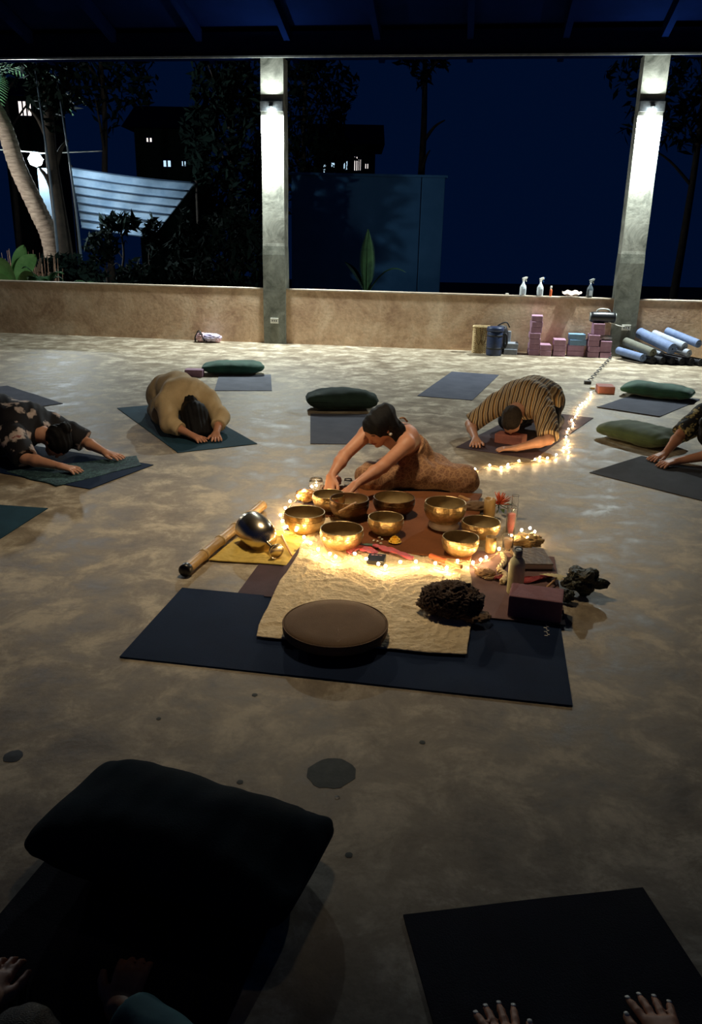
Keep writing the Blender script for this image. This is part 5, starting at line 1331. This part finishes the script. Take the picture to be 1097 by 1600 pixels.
# added lamp, unseen past the left edge, put in to light the palm trunk
added_lamp = thing('garden_lamp', 'added lamp on a short post, unseen beyond the left edge of the view', 'lamp', Vector((-7.6, 14.2, -.25)))
box('post', (0, 0, 1.1), (.08, .08, 2.2), M_steel, added_lamp, .01); mesh('bulb', *lathe([(0, -.09), (.07, -.06), (.085, 0), (.05, .06), (0, .07)], 20), bpy.data.materials['garden_bulb'], added_lamp, loc=(0, 0, 2.3))
ld = bpy.data.lights.new('garden_light', 'POINT'); ld.energy = 130; ld.color = (1, .95, .88); ld.shadow_soft_size = .09
lo = bpy.data.objects.new('garden_light', ld); C.objects.link(lo); lo.parent = added_lamp; lo.location = (.12, .05, 2.3)
# cable carrying lights
tag(mesh('overhead_cable', *tube(smooth_path([A(-30, 232, 16.8), A(35, 236, 16.8), A(70, 239, 16.8), A(105, 238, 16.8), A(160, 236, 16.8)]), .012, 5), M_trim), 'thin pale cable strung past the garden lamp', 'cable')
# tarp
M_tarp = basic('blue_tarp', (128, 160, 190), (166, 194, 216), .6, scale=3, bump=.3)
TY = 18.0; tc_ = [A(112, 264, TY), A(306, 292, TY + .6), A(232, 362, TY + .6), A(150, 345, TY)]
tp = thing('tarpaulin', 'pale blue striped tarpaulin hung between the garden trees', 'tarpaulin', Vector((tc_[0].x, tc_[0].y, 0)))
V = []; Fc = []; n, k = 60, 42; TL, TR, BR_, BL_ = A(110, 262, TY), A(306, 286, TY + .5), A(238, 372, TY + .3), A(128, 356, TY)
for j in range(k + 1):
    for i in range(n + 1):
        u, v = i / n, j / k; p = TL.lerp(TR, u).lerp(BL_.lerp(BR_, u), v)
        p.z -= .03 * math.sin(math.pi * u) * (1 - v) ; p.y += .12 * math.sin(math.pi * u) * math.sin(math.pi * v) + .012 * math.sin(u * 19 + v * 4) + (-.03 if j % 6 == 0 else 0)
        V.append(p - tp.location)
for j in range(k):
    for i in range(n): a = j * (n + 1) + i; Fc.append((a, a + 1, a + n + 2, a + n + 1))
o_ = mesh('sheet', V, Fc, M_tarp, tp); sm_ = o_.modifiers.new('thickness', 'SOLIDIFY'); sm_.thickness = .004
for j in range(0, k + 1, 6):
    mesh('seam', *tube([V[j * (n + 1) + i] + Vector((0, -.012, 0)) for i in range(0, n + 1, 3)], .014, 5), basic('tarp_seam', (60, 84, 110), None, .7, bump=0) if j == 0 else bpy.data.materials['tarp_seam'], tp)
for c_, nm in ((TL, 0), (TR, 1)):
    q = c_ - tp.location + Vector((0.0, .06, 0)); mesh('support_pole', *tube([Vector((q.x, q.y, -.25)), q + Vector((0, 0, .05))], .03, 8), M_barkd, tp)
# leaning palm trunk
def trunk(V0, rings, P, R, n=18):
    Q = smooth_path(P, 24); N = len(Q); rr = []
    for i in range(N):
        t_ = i / (N - 1); base = R[0] + (R[1] - R[0]) * t_; rr.append(base * (1 + .07 * ((i % 4) / 3 - .5)))
    return tube(Q, rr, n)
def rel(P, o): return [p - o for p in P]
YT = 15.9; Pp = [A(-30, 130, YT), A(5, 195, YT), A(28, 262, YT), A(60, 330, YT), A(82, 385, YT), A(92, 440, YT)]
o0 = Vector((Pp[-1].x, YT, -.25)); Pp[-1] = Vector((Pp[-1].x, YT, -.25))
pt = thing('coconut_palm', 'pale ringed palm trunk leaning left at the left edge', 'palm tree', o0)
mesh('trunk', *trunk(0, 30, rel(Pp, o0), (.13, .19)), M_bark, pt)
def frond(parent, base, tip, droop, L, m, n=26, wd=.28, name='frond', up=Vector((0, 0, 1))):
    """rib with leaflets, one mesh"""
    d = (tip - base); P = []; 
    for i in range(n + 1):
        t_ = i / n; P.append(base + d * t_ + up * (droop * 4 * t_ * (1 - t_)))
    V, Fc = tube(P, [.012 * (1 - .8 * i / n) for i in range(n + 1)], 5)
    for i in range(2, n + 1):
        p = P[i]; t_ = (P[min(i + 1, n)] - P[i - 1]).normalized(); s = t_.cross(up).normalized(); ln = wd * math.sin(math.pi * (.12 + .85 * i / n)) 
        for sg in (-1, 1):
            e = p + (s * sg * .85 + t_ * .55 - up * .18).normalized() * ln; o = len(V); w_ = t_ * .016
            V += [p - w_, p + w_, p.lerp(e, .55) + w_ * 1.2 + up * .01, e, p.lerp(e, .55) - w_ * 1.2 + up * .01]; Fc += [(o, o + 1, o + 2, o + 4), (o + 4, o + 2, o + 3)]
    return mesh(name, V, Fc, m, parent, smooth=False)
for i in range(7):
    a = i * .9; b = rel([Pp[0]], o0)[0]; frond(pt, b, b + Vector((math.cos(a) * 1.8, math.sin(a) * 1.8, -.3)), .45, 1, M_leaf, wd=.4)
def leaf_cloud(parent, c, r, n, size, m, seed, name='foliage'):
    rg = np.random.RandomState(seed); d = rg.normal(size=(n, 3)); d /= np.linalg.norm(d, axis=1)[:, None]; q = rg.uniform(.35, 1, n) ** .5
    cl_ = 1 + .25 * np.sin(d[:, 0] * 7 + seed) * np.sin(d[:, 2] * 6 + seed * 2)
    P = np.array(c) + d * (q * cl_)[:, None] * np.array(r)
    a = rg.normal(size=(n, 3)); a /= np.linalg.norm(a, axis=1)[:, None]; b = np.cross(a, rg.normal(size=(n, 3))); b /= np.linalg.norm(b, axis=1)[:, None]
    L = size * rg.uniform(.6, 1.4, n)[:, None]; Wd = L * .3; cc_ = np.cross(a, b) * L * .12
    V = np.stack([P - a * L, P + b * Wd + cc_, P + a * L, P - b * Wd + cc_], 1).reshape(-1, 3); Q = np.arange(4 * n).reshape(n, 4)
    me = bpy.data.meshes.new(name); me.vertices.add(len(V)); me.vertices.foreach_set('co', V.astype(np.float32).ravel()); me.loops.add(Q.size); me.loops.foreach_set('vertex_index', Q.astype(np.int32).ravel())
    me.polygons.add(n); me.polygons.foreach_set('loop_start', np.arange(0, 4 * n, 4, dtype=np.int32)); me.polygons.foreach_set('loop_total', np.full(n, 4, np.int32)); me.update(calc_edges=True)
    o = put(name, me, m, parent); o['kind'] = 'stuff'; return o
def tree(label, px, Y, h, cr, n, size, seed, m=None, lean=0, tr_=.10, cat='tree', name='garden_tree', trunk_m=None, zc=None, group=None):
    g = A(px, 400, Y); o = Vector((g.x, Y, -.25)); t = thing(name, label, cat, o, group=group); rg = random.Random(seed)
    top = Vector((lean, 0, h)); P = smooth_path([(0, 0, 0), top * .35 + Vector((rg.uniform(-.1, .1), 0, 0)), top * .7 + Vector((rg.uniform(-.12, .12), 0, 0)), top], 6)
    mesh('trunk', *tube(P, [tr_ * (1 - .6 * i / (len(P) - 1)) for i in range(len(P))], 10), trunk_m or M_barkd, t)
    for k in range(4):
        a = rg.uniform(0, 6.28); b = P[int(len(P) * (.5 + .1 * k))]; e = b + Vector((math.cos(a) * cr[0] * .6, math.sin(a) * cr[1] * .6, cr[2] * .5)); mesh('branch', *tube(smooth_path([b, b.lerp(e, .5) + Vector((0, 0, .1)), e], 4), [tr_ * .4 * (1 - .09 * i) for i in range(9)], 6), M_barkd, t)
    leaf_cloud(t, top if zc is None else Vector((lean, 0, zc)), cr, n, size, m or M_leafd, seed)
    return t
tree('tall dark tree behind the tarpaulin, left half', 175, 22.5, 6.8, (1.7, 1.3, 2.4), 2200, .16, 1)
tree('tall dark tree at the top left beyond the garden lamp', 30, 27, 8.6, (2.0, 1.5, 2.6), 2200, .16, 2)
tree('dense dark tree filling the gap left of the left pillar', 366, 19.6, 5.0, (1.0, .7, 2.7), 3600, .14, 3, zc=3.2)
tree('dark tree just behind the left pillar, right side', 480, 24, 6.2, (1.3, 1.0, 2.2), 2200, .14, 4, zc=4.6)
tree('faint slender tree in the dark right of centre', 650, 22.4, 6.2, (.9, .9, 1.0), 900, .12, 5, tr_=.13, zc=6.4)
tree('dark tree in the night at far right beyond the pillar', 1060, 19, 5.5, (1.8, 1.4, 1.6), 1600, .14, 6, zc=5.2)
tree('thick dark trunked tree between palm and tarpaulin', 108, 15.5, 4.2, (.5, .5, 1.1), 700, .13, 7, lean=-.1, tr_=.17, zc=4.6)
# slim pale bamboo canes
for i, (x0, y0, x1, y1) in enumerate(((90, 400, 45, 40), (118, 300, 90, 130))):
    lab = ('thin pale cane rising past the garden lamp', 'thin broken cane above the left corner of the tarpaulin')[i]
    a, b = A(x0, y0, 15.2), A(x1, y1, 15.2); a = Vector((a.x, a.y, -.25)); tag(mesh('cane', *tube(rel(smooth_path([a, a.lerp(b, .5) + Vector((.06, 0, 0)), b], 8), a), [.03 - .0012 * q for q in range(17)], 7), M_steel, None, loc=a), lab, 'cane')
# shrubs in front of the tarp
for i, (px, Y, h, cr, n, lab) in enumerate(((160, 16.2, 1.5, (.3, .3, .35), 260, 'low leafy shrub silhouetted on the tarpaulin, left'), (190, 17.0, 1.9, (.38, .25, .16), 110, 'broad-leaved shrub silhouetted at the middle of the tarpaulin'),
        (240, 16.5, 1.7, (.2, .2, .4), 150, 'upright shrub silhouetted on the right of the tarpaulin'), (132, 14.9, .8, (.36, .3, .5), 700, 'dark shrub mass under the left of the tarpaulin'),
        (215, 15.3, .7, (.5, .35, .55), 900, 'dark shrub mass under the middle of the tarpaulin'), (298, 15.9, 1.2, (.42, .4, .9), 1200, 'dark bush covering the lower right of the tarpaulin'), (365, 15, 1.3, (.7, .5, 1.0), 1200, 'dark bush left of the left pillar'))):
    tree(lab, px, Y, h, cr, n, .10 if i != 1 else .15, 20 + i, tr_=.035, cat='shrub', name='garden_shrub')
def fern(label, px, Y, z, n, L, m, seed, wd=.14, h=.5):
    g = A(px, 430, Y); o = Vector((g.x, Y, -.25)); t = thing('fern', label, 'fern', o); rg = random.Random(seed)
    mesh('crown', *lathe([(0, 0), (.06, 0), (.05, z * .5), (.04, z), (0, z + .02)], 10), M_barkd, t)
    for i in range(n):
        a = 2 * math.pi * i / n + rg.uniform(-.3, .3); l_ = L * rg.uniform(.7, 1.1); b = Vector((0, 0, z)); frond(t, b, b + Vector((math.cos(a) * l_, math.sin(a) * l_, h * rg.uniform(.1, .9))), .16, 1, m, n=20, wd=wd)
fern('fern lit by the pillar lamp above the far left parapet', 66, 13.5, .75, 9, .36, M_leaf, 1)
fern('fern with pale fronds above the parapet, second from the left edge', 112, 13.5, .60, 8, .36, M_leaf, 2)
fern('fern just over the parapet below the palm shrubs', 158, 13.4, .6, 8, .45, M_leaf, 3)
# broad leaves at the far left
bp = thing('banana_plant', 'young plant with broad green leaves at the far left', 'plant', Vector((A(20, 400, 14.0).x, 14.0, -.25)))
mesh('stem', *tube([(0, 0, 0), (0, 0, .8)], [.05, .035], 10), M_leafb, bp)
def broad(parent, b, e, wd, m):
    V = []; Fc = []; n = 14; d = e - b; s = d.cross(Vector((0, 1, .3))).normalized()
    for i in range(n + 1):
        t_ = i / n; p = b + d * t_ + Vector((0, 0, .12 * math.sin(math.pi * t_))); w_ = wd * math.sin(math.pi * min(1, .06 + t_ * .94)) ** .7
        V += [p - s * w_ + Vector((0, -.02, .02)), p, p + s * w_ + Vector((0, -.02, .02))]
    for i in range(n):
        for k in range(2): a = i * 3 + k; Fc.append((a, a + 1, a + 4, a + 3))
    mesh('leaf', V, Fc, m, parent)
for x, z, q, r in ((.35, 1.35, .14, .1), (-.3, 1.3, .13, -.1), (.5, 1.0, .11, -.2), (-.45, .95, .11, -.25), (.15, 1.5, .12, .15), (.55, .75, .09, -.3)): broad(bp, Vector((0, 0, .75)), Vector((x, r, z)), q, M_leafb)
for i, (px, Y, lab) in enumerate(((30, 14.6, 'dry reddish grass tuft at the far left behind the plant'), (60, 14.4, 'sparse dry grass tuft beside the palm foot'))):
    g = A(px, 400, Y); t = thing('grass_tuft', lab, 'grass', Vector((g.x, Y, -.25))); rg = random.Random(i); parts = []
    for k in range(70):
        x = rg.uniform(-.3, .3); parts.append(tube([(x, 0, 0), (x * 1.3, rg.uniform(-.1, .1), rg.uniform(.8, 1.45))], [.008, .003], 4))
    f_ = mesh('blades', *join(*parts), basic('dry_grass', (126, 96, 76), (150, 120, 96), .8) if i == 0 else bpy.data.materials['dry_grass'], t); f_['kind'] = 'stuff'
tree('dark leafy shrub at the foot of the leaning palm', 88, 15.0, .9, (.5, .35, .45), 900, .10, 41, tr_=.04, cat='shrub', name='garden_shrub')
# young palm right of the left pillar
yp = thing('young_palm', 'young palm with one upright and one arching frond behind the parapet', 'palm', Vector((A(574, 420, 13.6).x, 13.6, -.25)))
mesh('stem', *tube([(0, 0, 0), (0, 0, .9)], [.05, .03], 8), M_leaf, yp)
b0 = Vector((0, 0, .85)); x0 = A(574, 420, 13.6)
u1 = A(575, 360, 13.6); frond(yp, b0, Vector((u1.x - x0.x, 0, u1.z + .25)), .0, 1, M_leaf, n=34, wd=.16, up=Vector((0, -1, 0)))
u2 = A(632, 425, 13.6); frond(yp, b0, Vector((u2.x - x0.x, 0, u2.z + .25)), .20, 1, M_leaf, n=30, wd=.13)
frond(yp, b0, Vector((-.35, .2, 1.35)), .1, 1, M_leafd, n=24, wd=.14)
# far boundary wall and lit house beyond
fw_ = thing('boundary_wall', 'faint rendered boundary wall far behind the young palm', 'wall', Vector((A(575, 300, 21).x, 21, -.25)))
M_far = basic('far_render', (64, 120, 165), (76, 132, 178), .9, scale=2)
zt = A(575, 276, 21).z + .25; x1_ = A(695, 300, 21).x - fw_.location.x; x0_ = A(455, 300, 21).x - fw_.location.x; xm = A(658, 300, 21).x - fw_.location.x
box('wall_panel', ((x0_ + xm) / 2, 0, zt / 2), (xm - x0_ - .02, .14, zt), M_far, fw_, .01); box('wall_panel', ((xm + x1_) / 2, 0, zt / 2), (x1_ - xm - .02, .14, zt), M_far, fw_, .01); box('coping', ((x0_ + x1_) / 2, 0, zt + .03), (x1_ - x0_ + .1, .22, .06), M_far, fw_, .01)
M_win = emis('lit_window', (.55, .8, 1.0), 1.1); M_winw = emis('warm_lit_window', (1.0, .9, .85), 1.2)
def house(label, px0, px1, ytop, Y, wins):
    x0, x1 = A(px0, 300, Y).x, A(px1, 300, Y).x; zt = A(px0, ytop, Y).z + .25; o = Vector(((x0 + x1) / 2, Y, -.25)); t = thing('distant_house', label, 'house', o)
    box('wall', (0, 1.5, zt / 2), (x1 - x0, 3.0, zt), M_leafd, t, .02)
    V = [(x0 - o.x - .3, -.3, zt), (x1 - o.x + .3, -.3, zt), (x1 - o.x + .3, 3.3, zt), (x0 - o.x - .3, 3.3, zt), (x0 - o.x - .3, 1.5, zt + .8), (x1 - o.x + .3, 1.5, zt + .8)]
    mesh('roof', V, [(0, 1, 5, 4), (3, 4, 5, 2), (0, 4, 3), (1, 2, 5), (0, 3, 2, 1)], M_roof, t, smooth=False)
    for (wx, wy, ww, wh, m) in wins:
        c = A(wx, wy, Y); sx_ = ww * Y / F_PX; sz_ = wh * Y / F_PX
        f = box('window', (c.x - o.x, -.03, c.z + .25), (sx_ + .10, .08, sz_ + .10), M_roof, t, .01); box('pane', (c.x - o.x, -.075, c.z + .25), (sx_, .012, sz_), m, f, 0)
        for q in range(1, max(2, int(ww // 5))): box('mullion', (c.x - o.x - sx_ / 2 + sx_ * q / max(2, int(ww // 5)), -.085, c.z + .25), (.05, .02, sz_), M_roof, f, 0)
house('distant house with small bluish windows right of the left pillar', 490, 585, 225, 30, ((514, 263, 16, 14, M_win), (540, 258, 5, 12, M_win), (556, 256, 4, 18, M_winw), (562, 258, 3, 14, M_winw), (573, 260, 4, 6, M_winw)))
house('distant house with a lit window behind the garden lamp', 15, 70, 150, 32, ((40, 170, 17, 18, M_winw),))
house('distant house glimpsed through leaves above the tarpaulin', 215, 300, 200, 27, ((234, 219, 7, 5, M_winw), (262, 256, 10, 8, M_win), (288, 256, 5, 6, M_win)))
